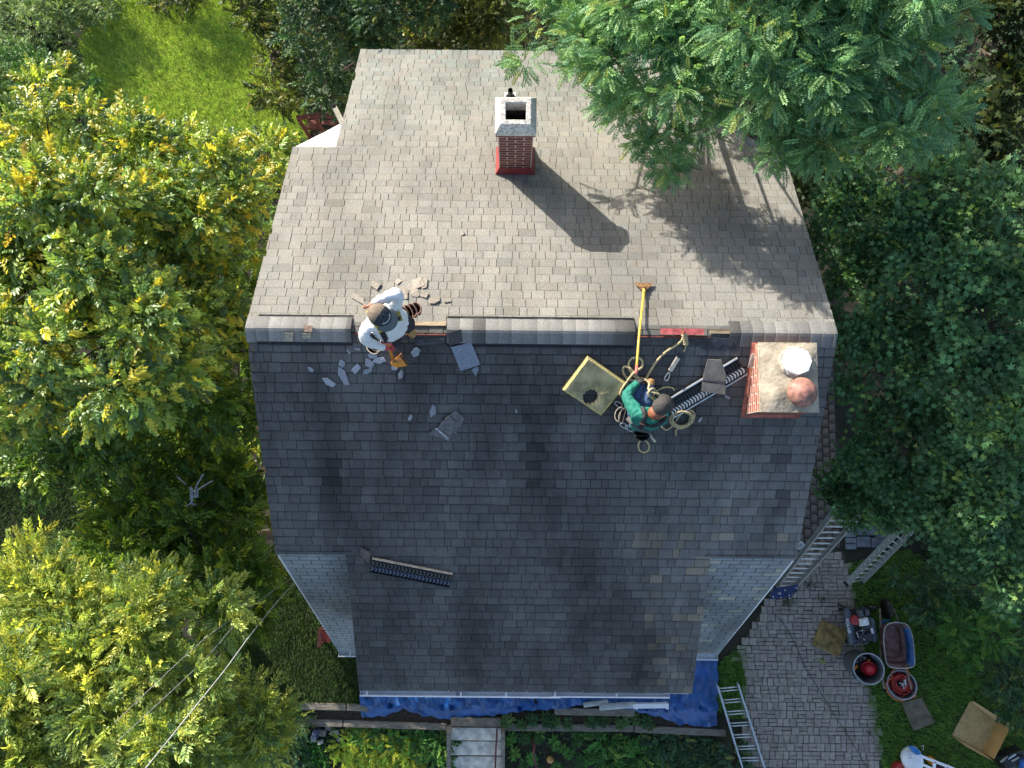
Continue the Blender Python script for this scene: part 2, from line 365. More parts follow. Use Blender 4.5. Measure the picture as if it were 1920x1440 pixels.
for si, s in enumerate(slopes):
    top = s.L-(.08 if si in (0, 4) else -.02); r = 0; v = 0.0
    while v < top:
        vt = min(v+s.E*1.18, top+.02); u = -(.05+.1*rnd.random()); alt = rnd.random()
        if s.mi == 1: u = -(.125 if r % 2 else 0.0)-.02
        while u < s.W:
            wd = (.25 if s.mi else rnd.choice((.09, .12, .14, .16, .18, .2, .24)))+(rnd.random()-.5)*(.01 if s.mi else .02)
            jg = .006 if s.mi else .0035; a, b = max(u, 0)+(jg if u > 0 else -.015), min(u+wd, s.W)-jg
            if u+wd > s.W: b = s.W+.015
            if b-a > .02:
                th = (.0095 if s.mi else .009+rnd.random()*.008); bj = (rnd.random()-.5)*.008*(0 if s.mi else 1)
                t = .84+.3*rnd.random(); t = 1+(t-1)*(.55 if s.mi else 1)*(.45 if si in (4, 5) else .9)
                if not s.mi and rnd.random() < .12: t *= .86
                hue = (rnd.random()-.5)*.045; tint = [t*(1+hue), t, t*(1-hue)]
                p = s.pt((a+b)/2, v, 0); px, py, _ = proj(p)
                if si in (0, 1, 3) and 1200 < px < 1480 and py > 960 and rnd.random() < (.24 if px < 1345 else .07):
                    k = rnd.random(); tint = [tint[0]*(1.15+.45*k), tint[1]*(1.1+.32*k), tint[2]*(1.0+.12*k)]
                if si in (0, 1): tint = [c*(1+.4*float(smooth(1100, 1480, px))*float(smooth(600, 1000, py)+.5)) for c in tint]  # right end lightened for open sky, painted into the tint
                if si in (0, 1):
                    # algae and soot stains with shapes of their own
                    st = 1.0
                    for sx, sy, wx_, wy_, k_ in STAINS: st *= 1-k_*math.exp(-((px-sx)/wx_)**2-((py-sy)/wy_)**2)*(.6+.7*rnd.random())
                    tint = [c*.54*max(st, .35) for c in tint]  # overall factor puts the front slope's shade into the tint
                if si in (4, 5): tint = [tint[0]*1.02*(1-.12*rnd.random()*float(smooth(320, 110, py))), tint[1]*1.0, tint[2]*.93]  # warm sunlit tone in the tint, plus random dirt near the eave
                tint = [c*q for c, q in zip(tint, s.base)]
                vv = v+bj if r else -.02
                vm = v+s.E*((.72 if s.mi else .80)+.05*rnd.random()); hm = th*(1-(vm-vv)/(vt-vv))+.0015; vn = vm+.008; hn = hm-.0003
                vs = [s.pt(a, vv, 0), s.pt(b, vv, 0), s.pt(b, vt, 0), s.pt(a, vt, 0), s.pt(a, vv, th), s.pt(b, vv, th), s.pt(b, vt, .0015), s.pt(a, vt, .0015), s.pt(a, vm, hm), s.pt(b, vm, hm), s.pt(a, vn, hn), s.pt(b, vn, hn)]
                d = proj(p)[2]; area = (b-a)*s.E*abs(s.n.z)/d/d if (100 < py < 1300 and not (px > 1150 and py < 330)) else 0
                SH.append((area, vs, tint, s))
            u += wd
        v += s.E; r += 1
SHF = [(3, 2, 1, 0), (0, 1, 5, 4), (4, 5, 9, 8), (8, 9, 11, 10), (10, 11, 6, 7), (1, 2, 6, 11, 9, 5), (2, 3, 7, 6), (3, 0, 4, 8, 10, 7)]
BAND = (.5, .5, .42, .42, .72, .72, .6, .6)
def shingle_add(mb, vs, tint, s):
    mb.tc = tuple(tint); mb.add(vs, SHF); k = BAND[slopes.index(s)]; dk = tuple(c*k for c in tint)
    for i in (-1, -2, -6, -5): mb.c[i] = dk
BOXF = [(3, 2, 1, 0), (4, 5, 6, 7), (0, 1, 5, 4), (1, 2, 6, 5), (2, 3, 7, 6), (3, 0, 4, 7)]
SH.sort(key=lambda q: -q[0])
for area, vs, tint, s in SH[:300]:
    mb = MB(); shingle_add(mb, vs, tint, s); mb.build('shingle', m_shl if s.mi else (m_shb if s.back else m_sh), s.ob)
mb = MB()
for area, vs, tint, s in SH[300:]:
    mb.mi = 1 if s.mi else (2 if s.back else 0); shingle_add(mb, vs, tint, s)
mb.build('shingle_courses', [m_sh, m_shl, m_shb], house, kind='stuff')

# rake boards, fascia, gutters
for (x0, sg) in ((XL, -1), (XR, 1)):
    for lo, hi in ((FB, (RY, RZ)), (FE, FB), ((RY, RZ), BB), (BB, BE)):
        mb = MB(); mb.bar((x0-sg*.014, lo[0], lo[1]-.12), (x0-sg*.014, hi[0], hi[1]-.075), .02, .13); mb.build('rake_board', m_white, house)
for x0, sg, lo, hi in ((DFL, -1, FD, FB), (DFR, 1, FD, FB), (DBL, -1, BB, BD), (DBR, 1, BB, BD)):
    mb = MB(); mb.bar((x0-sg*.014, lo[0], lo[1]-.12), (x0-sg*.014, hi[0], hi[1]-.07), .02, .12); mb.build('rake_board', m_white, house)
m_gut = mat('gutter_aluminium', (0.72, 0.74, 0.77), var=.06, scale=6, rough=.35, metal=.15)
def gutter(x0, x1, y, z, wd=.1, hangers=(), drop=0.0):
    g_ = MB(frame((x0, y, z), (x1-x0, 0, drop)))
    L = x1-x0; sgn = -1
    prof = [(0, .0), (0, -.09), (-wd*.85, -.09), (-wd, -.02), (-wd, .012), (-wd+.018, .012), (-wd+.018, .004), (-wd+.006, .004), (-wd+.006, -.018), (-wd*.83, -.082), (-.006, -.082), (-.006, 0)]
    vs = [(0, a, b) for a, b in prof]+[(L, a, b) for a, b in prof]; n = len(prof)
    g_.add(vs, [(i, (i+1) % n, n+(i+1) % n, n+i) for i in range(n)]+[tuple(range(n-1, -1, -1)), tuple(range(n, 2*n))])
    ob = g_.build('gutter', m_gut, house)
    e = MB(frame((x0, y, z), (x1-x0, 0, drop)))
    for xe in (0.001, L-.004): e.box(xe, xe+.003, -wd, 0, -.09, .0)
    e.build('end_cap', m_gut, ob)
    for h in hangers:
        e = MB(frame((x0, y, z), (x1-x0, 0, drop))); e.box(h-.012, h+.012, -wd+.004, 0, .0, .006); e.build('hanger', m_gut, ob)
    return ob
gutter(DFL-.01, DFL+1.42, FD[0]-.01, FD[1]-.045, .105, (.1,))
gutter(DFL+1.30, DFL+2.75, FD[0]-.006, FD[1]-.05, .11, (.08, .7))
gutter(DFL+2.62, DFR-.28, FD[0]-.008, FD[1]-.055, .1, (.05, .9), -.01)
gutter(XL+.02, DFL+.05, FE[0]-.01, FE[1]-.03, .12, (.2, .55))
gutter(DFR-.05, XR-.02, FE[0]-.01, FE[1]-.03, .12, (.3, .75))
gutter(DFR-.36, DFR-.02, FD[0]-.012, FD[1]-.05, .03)

# ------------------------------------------------------------------ ridge: slot, boards, vent and cap shingles
def ridgeX(px): return at(px, 621, RZ).x
mb = MB(); mb.box(wx0+.02, wx1-.02, RY-.3, RY+.3, RZ-.42, RZ-.3); mb.build('attic_dark_slab', m_dark, house)  # near-black slab stands in for the unlit attic under the slot
m_red = mat('red_oxide_wood', (0.24, 0.06, 0.04), var=.35, scale=14, rough=.8)
m_tan = mat('bare_sheathing', (0.25, 0.19, 0.125), var=.35, scale=9, rough=.85, stretch=(1, 6, 6))
for a, b in ((660, 836), (1192, 1392)):
    mb = MB(); mb.box(ridgeX(a), ridgeX(b), RY-.013, RY+.01, RZ-.2, RZ-.06); mb.build('ridge_board', mat('dark_ridge_board', (.07, .04, .03), var=.4, scale=10), house)
    mb = MB(); mb.box(ridgeX(a), ridgeX(b)-(.36 if a > 1000 else 0), RY-.052, RY-.043, RZ-.06, RZ-.012); mb.build('slot_trim', m_red, house)
mb = MB(); mb.bar((ridgeX(762), RY+.075, roofz(RY+.075)+.012), (ridgeX(836), RY+.075, roofz(RY+.075)+.012), .055, .014, (0, .45, .89)); mb.build('sheathing_strip', m_tan, house)
mb = MB(); mb.bar((ridgeX(1332), RY+.01, RZ-.012), (ridgeX(1370), RY+.01, RZ-.012), .035, .02); mb.build('sheathing_strip', m_tan, house)
m_vent = mat('black_vent_plastic', (0.012, 0.012, 0.013), rough=.45, var=.2)
capmesh = {}
def cap_geo(mb, x0, x1, off, half=.145, thick=.006, tilt=.013, y0=RY):
    ys = [-half, -half*.45, -.03, 0, .03, half*.45, half]
    def zz(d): return roofz(y0+d)-RZ+(0.0 if abs(d) > .035 else -.007*(1-abs(d)/.035))
    vs = []
    for x, t in ((x0, tilt), (x1, 0)):
        for k in (thick, 0): vs += [(x, y0+d, RZ+zz(d)+off+t+k) for d in ys]
    n = len(ys); fs = []
    for i in range(n-1): fs += [(i, i+1, 2*n+i+1, 2*n+i), (n+i+1, n+i, 3*n+i, 3*n+i+1), (i+1, i, n+i, n+i+1), (2*n+i, 2*n+i+1, 3*n+i+1, 3*n+i)]
    fs += [(0, 2*n, 3*n, n), (n-1, 2*n-1, 4*n-1, 3*n-1)]
    mb.add(vs, [f[::-1] for f in fs]); mb.c[-2*n:] = [tuple(c*.7 for c in mb.tc)]*(2*n)
def cap_row(a, b, off, step, parent, skip=(), tints=None, half=.145, flip=False):
    x = a; i = 0
    while x < b-.03:
        e = min(x+step*1.12, b)
        if i not in skip:
            mb = MB(); t = .95+.3*rnd.random(); t = tints.get(i, t) if tints else t; mb.tc = (t, t, t)
            cap_geo(mb, x, e, off+.0015*(i % 2), half); mb.build('cap_shingle', m_shb, parent)
        x += step; i += 1
def vent_seg(a, b, skip=(), tints=None):
    mb = MB(); hv = .155
    for sg in (-1, 1):
        for k, (d0, d1, z0, z1) in enumerate(((.05, .148, .004, .02),)):
            ya, yb = RY+sg*d0, RY+sg*d1
            vs = [(a, ya, roofz(ya)+z0), (b, ya, roofz(ya)+z0), (b, yb, roofz(yb)+z0), (a, yb, roofz(yb)+z0), (a, ya, roofz(ya)+z1), (b, ya, roofz(ya)+z1), (b, yb, roofz(yb)+z1), (a, yb, roofz(yb)+z1)]
            fs = BOXF if sg > 0 else [f[::-1] for f in BOXF]
            mb.add(vs, fs)
            yc = RY+sg*.165
            mb.bar((a, yc, roofz(yc)+.016), (b, yc, roofz(yc)+.016), .012, .012)
            x = a
            while x < b: mb.bar((x, RY+sg*.145, roofz(RY+sg*.145)+.02), (x, yc, roofz(yc)+.018), .006, .01); x += .09
    cap_geo(mb, a, b, .018, .15, .004, 0)
    v = mb.build('ridge_vent', m_vent, house); cap_row(a+.002, b-.002, .026, .142, v, skip, tints, .138); return v
v1 = vent_seg(ridgeX(480), ridgeX(659), tints={8: .6, 7: .7})
v2 = vent_seg(ridgeX(838), ridgeX(1191), tints={2: .55, 0: .9, 14: .45, 13: .6})
cap_row(ridgeX(1368), XR+.012, .008, .128, house, tints={0: .45, 1: .8})
cap_row(XL-.012, ridgeX(481), .006, .15, house)

# ------------------------------------------------------------------ chimneys
m_mort = mat('mortar', (0.55, 0.46, 0.40), var=.2, scale=25, rough=.95, bump=.4)
m_brick = mat('chimney_brick', (0.19, 0.055, 0.042), var=.45, scale=9, rough=.85, bump=.4, tint=True)
m_brick2 = mat('orange_brick', (0.30, 0.125, 0.085), var=.45, scale=9, rough=.85, bump=.4, tint=True)
m_flash = mat('red_flashing', (0.22, 0.03, 0.028), var=.2, scale=10, rough=.6)
m_conc = mat('chimney_concrete', (0.5, 0.47, 0.42), var=.35, scale=40, rough=.95, bump=.6, bscale=80)
def brick_chimney(x0, x1, y0, y1, zt, mbk, bl, bh, rowh):
    cx, cy = (x0+x1)/2, (y0+y1)/2
    mb = MB(); zb = min(roofz(y0), roofz(y1))-.15; e_ = .002; rings = [[(x0-e, y0-e, z), (x1+e, y0-e, z), (x1+e, y1+e, z), (x0-e, y1+e, z)] for z, e in ((zb, e_), (zt, e_), (zt, -.075), (zb, -.075))]
    mb.add([p for r_ in rings for p in r_], [(k*4+i, k*4+(i+1) % 4, k*4+4+(i+1) % 4, k*4+4+i) for k in range(3) for i in range(4)])
    ch = mb.build('chimney', m_mort, house); cache = {}
    z = zt-rowh+.004; r = 0
    while z > zb:
        for axis, lo, hi, fixed, out in (('x', x0, x1, y0, -1), ('x', x0, x1, y1, 1), ('y', y0, y1, x0, -1), ('y', y0, y1, x1, 1)):
            a = lo+.0; first = bl*.5 if (r % 2) else bl
            if axis == 'y': first = bl if (r % 2) else bl*.5
            while a < hi-.02:
                L = min(first, hi-a); first = bl
                mid = a+L/2; zr = roofz(mid if axis == 'y' else fixed)
                if z+bh > zr-.03:
                    key = (axis, round(L, 3), out); me = cache.get((key, rnd.randrange(4)))
                    k4 = rnd.randrange(4)
                    if (key, k4) not in cache:
                        b_ = MB(); t = .65+.6*rnd.random(); b_.tc = (t, t*(.8+.3*rnd.random()), t*.9); hl = L/2-.007
                        if axis == 'x': b_.box(-hl, hl, -.005, .005, 0, bh, jit=.0015)
                        else: b_.box(-.005, .005, -hl, hl, 0, bh, jit=.0015)
                        ob = b_.build('brick', mbk, ch); cache[(key, k4)] = ob.data
                    else:
                        ob = bpy.data.objects.new('brick', cache[(key, k4)]); COL.objects.link(ob); ob.parent = ch; ob.matrix_parent_inverse = world_of(ch).inverted()
                    ob.location = (mid, fixed, z) if axis == 'x' else (fixed, mid, z)
                a += L
        z -= rowh; r += 1
    return ch
def flashing(ch, x0, x1, y0, y1, sg, mt, flare=.045, h=.13):
    # skirt following the slope on all four sides
    mb = MB()
    c = [(x0, y0), (x1, y0), (x1, y1), (x0, y1)]; o = [(x0-flare, y0-flare), (x1+flare, y0-flare), (x1+flare, y1+flare), (x0-flare, y1+flare)]
    vs = [(a, b, roofz(b)+h) for a, b in c]+[(a, b, roofz(b)+.018) for a, b in o]
    mb.add(vs, [(i, 4+i, 4+(i+1) % 4, (i+1) % 4) for i in range(4)]); return mb.build('flashing', mt, ch)
C1 = (-.185, .215, 3.70, 4.07, 7.19)
c1 = brick_chimney(*C1, m_brick, .2, .052, .0675)
flashing(c1, C1[0]-.006, C1[1]+.006, C1[2]-.006, C1[3]+.006, 1, m_flash, .05, .14)
mb = MB(); x0, x1, y0, y1, zt = C1; e = .028
rings = [[(x0-e, y0-e, z), (x1+e, y0-e, z), (x1+e, y1+e, z), (x0-e, y1+e, z)] for z, e in ((zt, -.07), (zt, .028), (zt+.045, .028), (zt+.045, -.07))]
mb.add([p for r_ in rings for p in r_], [(k*4+i, k*4+(i+1) % 4, k*4+4+(i+1) % 4, k*4+4+i) for k in range(3) for i in range(4)]); mb.build('brick_collar', m_brick, c1)
mb = MB(); e2 = .022
def frustum(mb, zs, es, hole=None):
    # outer rings then inner hole rings
    rings = [[(x0-e, y0-e, z), (x1+e, y0-e, z), (x1+e, y1+e, z), (x0-e, y1+e, z)] for z, e in zip(zs, es)]
    vs = [p for r_ in rings for p in r_]; fs = []
    for k in range(len(rings)-1):
        for i in range(4): fs.append((k*4+i, k*4+(i+1) % 4, k*4+4+(i+1) % 4, k*4+4+i))
    mb.add(vs, fs)
frustum(mb, [zt+.045, zt+.085, zt+.2, zt+.2, zt+.02], [.036, .036, -.028, -.085, -.085]); cp = mb.build('chimney_cap', m_conc, c1, bevel=.008)
mb = MB(); e = -.082; rings = [[(x0-e, y0-e, z), (x1+e, y0-e, z), (x1+e, y1+e, z), (x0-e, y1+e, z)] for z in (zt+.12, zt-.75)]
mb.add([p for r_ in rings for p in r_], [(i, 4+i, 4+(i+1) % 4, (i+1) % 4) for i in range(4)]+[(4, 5, 6, 7)]); mb.build('flue_liner', mat('sooty_liner', (.05, .042, .036), var=.4, scale=14, rough=.95), c1)
# second chimney by the right rake
zt2 = 7.36; p0 = at(1430, 770, zt2+.07); p1 = at(1531, 644, zt2+.07)
C2 = (p0.x, p1.x, p0.y, p1.y, zt2)
c2 = brick_chimney(*C2, m_brick2, .2, .05, .0675)
flashing(c2, C2[0]-.006, C2[1]+.006, C2[2]-.006, C2[3]+.006, 1, mat('faded_red_flashing', (0.28, 0.08, 0.055), var=.4, scale=9, rough=.7), .035, .05)
m_wash = mat('mossy_mortar_wash', (0.33, 0.285, 0.215), var=.25, scale=7, rough=.95, bump=.9, bscale=24, detail=8)
mb = MB(); x0, x1, y0, y1, zt = C2
vs = []; N_ = 12
for j in range(N_+1):
    for i in range(N_+1):
        u, v = i/N_, j/N_; ed = min(u, v, 1-u, 1-v); k = .0 if ed == 0 else .012
        vs.append((x0-.012+(x1-x0+.024)*u+(rnd.random()-.5)*k, y0-.012+(y1-y0+.024)*v+(rnd.random()-.5)*k, zt+.045+.06*min(1, ed*4)+(rnd.random()-.5)*.012))
nn = N_+1; fs = [(j*nn+i, j*nn+i+1, (j+1)*nn+i+1, (j+1)*nn+i) for j in range(N_) for i in range(N_)]
mb.add(vs, fs, True); mb.box(x0-.012, x1+.012, y0-.012, y1+.012, zt-.002, zt+.046); mb.build('mortar_cap', m_wash, c2)
f1 = at(1498, 676, zt+.2); mb = MB(Matrix.Translation((f1.x, f1.y, zt+.08)))
mb.lathe([(.155, -.02), (.16, .03), (.155, .05), (.15, .055), (.15, .09), (.147, .1)], 8, True); fl = mb.build('flue_cap', [mat('white_glazed_cap', (.85, .85, .84), var=.03, rough=.4)], c2)
mb = MB(Matrix.Translation((f1.x, f1.y, zt+.085)))
mb.tube([(.158*cos(a)*(1+.05*sin(5*a)), .158*sin(a)*(1+.05*sin(7*a)), .022+.006*sin(9*a)) for a in [2*pi*i/40 for i in range(40)]], [.016+.012*rnd.random() for _ in range(40)], 6, closed=True)
mb.build('mortar_ring', mat('crumbly_mortar', (.36, .32, .26), var=.3, scale=30, rough=.95), c2)
f2 = at(1507, 735, zt+.22); mb = MB(Matrix.Translation((f2.x, f2.y, zt+.06)))
mb.lathe([(.12, -.02), (.125, .1), (.155, .11), (.16, .125), (.14, .165), (.09, .205), (.045, .222), (.0, .23)], 24, False, True)
mb.build('clay_pot', mat('clay_pot_dome', (.27, .13, .10), var=.45, scale=14, rough=.55), c2)
# vent pipe near the small chimney
pv = onroof(957, 183); vp = MB(Matrix.Translation(pv))
m_lead = mat('white_lead_boot', (.7, .71, .74), var=.05, rough=.45)
vp.tube([(0, 0, -.1), (0, .0, .21)], .034, 14, caps=False); vpo = vp.build('vent_pipe', mat('dark_vent_pipe', (.03, .028, .026), rough=.6), house)
vp = MB(Matrix.Translation(pv)); vp.lathe([(.075, .0), (.06, .05), (.042, .1), (.037, .105)], 16); vp.build('pipe_collar', mat('black_rubber', (.015, .015, .015), rough=.5), vpo)
s = slopes[4]; vp = MB(); pl = []
for k in range(13):
    a = pi*k/12; pl.append((pv.x+.08*cos(a), -.085*sin(a)))
pl = pl+[(pv.x-.08, .1), (pv.x+.08, .1)]
vs = [(x, pv.y+d, roofz(pv.y+d)+.02) for x, d in pl]; vp.add(vs, [tuple(range(len(vs)))[::-1]]); vp.build('pipe_flashing', m_lead, vpo)
# second, galvanised pipe through the steep back slope
p = at(586, 260, 4.9); mb = MB()
yb = BB[0]+(BB[1]-4.3)/(BB[1]-BE[1])*(BE[0]-BB[0])
pb = Vector((-2.62, yb-.05, 4.25)); tp = at(592, 238, 5.25)
mb.tube([pb, Vector((pb.x, pb.y, 5.2))], .04, 14, caps=False); vp2 = mb.build('vent_pipe', mat('galvanised_pipe', (.45, .44, .42), var=.15, metal=.6, rough=.45), house)
mb = MB(); mb.lathe([(.1, 0), (.05, .09)], 14); mb.M = Matrix.Translation((pb.x, pb.y+.02, 4.28)); mb.build('pipe_flashing', m_lead, vp2)
# ------------------------------------------------------------------ foliage
def leaf_simple(L, W, fold=.18, droop=.12):
    v = np.array([[0, 0, 0], [.3, .42, fold*.4], [.68, .36, fold*.3-droop*.4], [1, 0, -droop], [.68, -.36, fold*.3-droop*.4], [.3, -.42, fold*.4]])
    v[:, 0] *= L; v[:, 1] *= W; v[:, 2] *= W*1.6
    return v, np.array([[0, 2, 1], [0, 3, 2], [0, 4, 3], [0, 5, 4]])
def leaf_flat(L, W, droop=.1, fold=.1):
    return np.array([[0, 0, 0], [.46*L, .5*W, fold*W], [L, 0, -droop*W*1.6], [.46*L, -.5*W, fold*W]]), np.array([[0, 2, 1], [0, 3, 2]])
def leaf_maple(S):
    pts = [(0, 0)]
    for a, r in ((-150, .38), (-112, .62), (-88, .36), (-52, .92), (-26, .46), (0, 1.0), (26, .46), (52, .92), (88, .36), (112, .62), (150, .38)):
        pts.append((r*cos(radians(a)), r*sin(radians(a))))
    v = np.array([(x*S+.18*S, y*S, -.16*S*(x*x+y*y)+.05*S*abs(y)) for x, y in pts])
    return v, np.array([[0, i, i+1] for i in range(1, len(pts)-1)]+[[0, len(pts)-1, 1]])
def rotm(ax, an):
    return np.array(Matrix.Rotation(an, 3, ax))
def place(v, f, R, t, acc, lid):
    acc[0].append(v @ R.T+t); acc[1].append(f+acc[3][0]); acc[2].append(np.full(len(v), lid)); acc[3][0] += len(v)
def spray(kind, r):
    acc = ([], [], [], [0]); lid = 0
    def put(leaf, pos, yaw, pitch, roll):
        nonlocal lid
        R = rotm('Z', yaw) @ rotm('Y', pitch) @ rotm('X', roll); place(*leaf, R, np.array(pos), acc, lid); lid += 1
    if kind == 'cherry':
        n = r.randint(7, 10)
        for i in range(n):
            t = i/(n-1); x = .03+.2*t; sd = 1 if i % 2 else -1
            put(leaf_flat(.078+.03*r.random(), .05+.012*r.random(), droop=.3, fold=.16), (x, 0, -.03*t*t), sd*(1.1-.85*t)+r.uniform(-.25, .25), r.uniform(-.05, .5), r.uniform(-.5, .5))
    elif kind == 'walnut':
        n = r.randint(10, 14)
        for i in range(n):
            t = i/(n-1); x = .02+.26*t; sd = 1 if i % 2 else -1
            put(leaf_flat(.1+.03*r.random()-.02*t, .033+.007*r.random(), fold=.3, droop=.2), (x, 0, .03*t), sd*(1.0-.6*t)+r.uniform(-.15, .15), r.uniform(-.5, .1), r.uniform(-.4, .4))
    elif kind == 'locust':
        n = r.randint(7, 9); L = .19+.05*r.random()
        for i in range(n):
            t = (i+.6)/n
            for sd in (1, -1):
                put(leaf_flat(.05*(1-.25*abs(t-.5)), .027), (L*t, 0, -.05*t*t), sd*(1.25-.25*t)+r.uniform(-.1, .1), r.uniform(-.1, .25), r.uniform(-.2, .2))
        put(leaf_flat(.046, .025), (L, 0, -.05), 0, .2, 0)
    elif kind == 'maple':
        n = r.randint(5, 8)
        for i in range(n):
            a = 2*pi*i/n+r.uniform(-.3, .3); d = .05+.09*r.random()
            put(leaf_maple(.06+.02*r.random()), (.06+d*cos(a), d*sin(a), r.uniform(-.03, .05)), a, r.uniform(-.1, .45), r.uniform(-.35, .35))
    elif kind == 'small':
        n = r.randint(9, 13)
        for i in range(n):
            t = i/(n-1); sd = 1 if i % 2 else -1
            put(leaf_flat(.05+.02*r.random(), .034, droop=.2), (.02+.17*t, 0, 0), sd*(1.2-.9*t)+r.uniform(-.3, .3), r.uniform(-.3, .5), r.uniform(-.6, .6))
    elif kind == 'hosta':
        n = r.randint(7, 10)
        for i in range(n):
            a = 2*pi*i/n+r.uniform(-.3, .3)
            put(leaf_simple(.15+.05*r.random(), .08, fold=.25, droop=.5), (.02*cos(a), .02*sin(a), .03), a, -.35+r.uniform(-.15, .25), r.uniform(-.3, .3))
    elif kind == 'blade':
        for i in range(r.randint(6, 10)):
            put(leaf_simple(.16+.12*r.random(), .012, droop=1.5), (0, 0, 0), r.uniform(0, 6.28), r.uniform(-1.2, -.5), 0)
    elif kind == 'tuft':
        for i in range(5):
            an = r.uniform(0, 6.28); h = .03+.035*r.random(); b = .004
            dx, dy = cos(an), sin(an); l = r.uniform(.3, 1.2)*h
            v = np.array([[-dy*b, dx*b, 0], [dy*b, -dx*b, 0], [dx*l, dy*l, h]])+np.array([r.uniform(-.03, .03), r.uniform(-.03, .03), 0])
            place(v, np.array([[0, 1, 2]]), np.eye(3), np.zeros(3), acc, lid); lid += 1
    return np.concatenate(acc[0]), np.concatenate(acc[1]), np.concatenate(acc[2]), lid
SPR = {}
def sprays(kind, nvar=7):
    if kind not in SPR:
        r = random.Random(hash(len(kind))+31); SPR[kind] = [spray(kind, r) for _ in range(nvar)]
    return SPR[kind]
def leaf_cloud(P, D, N, S, kind, colfn, R):
    """P positions, D directions, N normals, S sizes -> merged leaf mesh"""
    vs = sprays(kind); which = R.integers(0, len(vs), len(P)); AV = []; AF = []; AC = []; off = 0
    D = D/np.linalg.norm(D, axis=1, keepdims=True); Y = np.cross(N, D); Y /= np.linalg.norm(Y, axis=1, keepdims=True)+1e-9; Z = np.cross(D, Y)
    for k, (v, f, lid, nl) in enumerate(vs):
        i = np.where(which == k)[0]
        if not len(i): continue
        B = np.stack([D[i], Y[i], Z[i]], 2)                     # columns
        X = np.einsum('nij,vj->nvi', B, v)*S[i][:, None, None]+P[i][:, None, :]
        c = colfn(P[i], len(i), nl, R)                        # n, nl, 3
        AV.append(X.reshape(-1, 3)); AC.append(c[:, lid, :].reshape(-1, 3))
        AF.append((f[None]+(np.arange(len(i))*len(v))[:, None, None]+off).reshape(-1, 3)); off += len(i)*len(v)
    return np.concatenate(AV), np.concatenate(AF), np.concatenate(AC)
def palette(cols, weights, var=.22, leafvar=.15):
    cols = np.array(cols); wt = np.array(weights, float); wt /= wt.sum()
    def fn(P, n, nl, R):
        c = cols[R.choice(len(cols), n, p=wt)]
        a = np.exp(R.normal(0, var, (n, 1, 1))); b = np.exp(R.normal(0, leafvar, (n, nl, 1)))
        return np.clip(c[:, None, :]*a*b, 0, 1)
    return fn
def sub_clumps(blobs, R, per, rs):
    out = []
    for (c, r, wgt) in blobs:
        r = np.array(r if hasattr(r, '__len__') else (r, r, r*.8)); n = max(3, int(per*wgt*(r[0]*r[1])/rs**2))
        d = R.normal(size=(n, 3)); d[:, 2] = np.where(R.random(n) < .75, np.abs(d[:, 2]), d[:, 2]); d /= np.linalg.norm(d, axis=1, keepdims=True)
        rad = R.uniform(.35, 1.0, (n, 1))**.6
        p = np.array(c)+d*rad*r; out += [(p[i], d[i], rs*R.uniform(.6, 1.35), np.array(c)) for i in range(n)]
    return out
def crown_cloud(blobs, kind, colfn, seed, per=1.6, rs=.34, nspr=34, scale=1.0, up=.5, flat=.75):
    R = np.random.default_rng(seed); subs = sub_clumps(blobs, R, per, rs); P = []; D = []
    for p, d, r, c in subs:
        n = int(nspr*(r/rs)**1.5*R.uniform(.7, 1.2)); q = R.normal(size=(n, 3)); q[:, 2] = q[:, 2]*flat+.25; q += d*.7; q /= np.linalg.norm(q, axis=1, keepdims=True)
        P.append(p+q*r*R.uniform(.25, 1.0, (n, 1))*np.array([1, 1, .8])); D.append(q*np.array([1, 1, .5])+R.normal(0, .35, (n, 3))+np.array([0, 0, up*.15]))
    P = np.concatenate(P); D = np.concatenate(D); N = R.normal(0, .5, (len(P), 3))+np.array([0, 0, 1]); S = scale*R.uniform(.75, 1.25, len(P))
    return leaf_cloud(P, D, N, S, kind, colfn, R), subs
m_bark = mat('bark', (0.06, 0.045, 0.035), var=.4, scale=12, rough=.95, bump=.8, bscale=20)
m_twig = mat('pale_twig', (0.14, 0.11, 0.08), var=.3, scale=12, rough=.9)
LEAF = {k: leafmat('leaf_'+k, *a) for k, a in dict(bright=(.42, .40, .5), dark=(.3, .55, .28), locust=(.38, .5, .35), low=(.3, .6, .3)).items()}
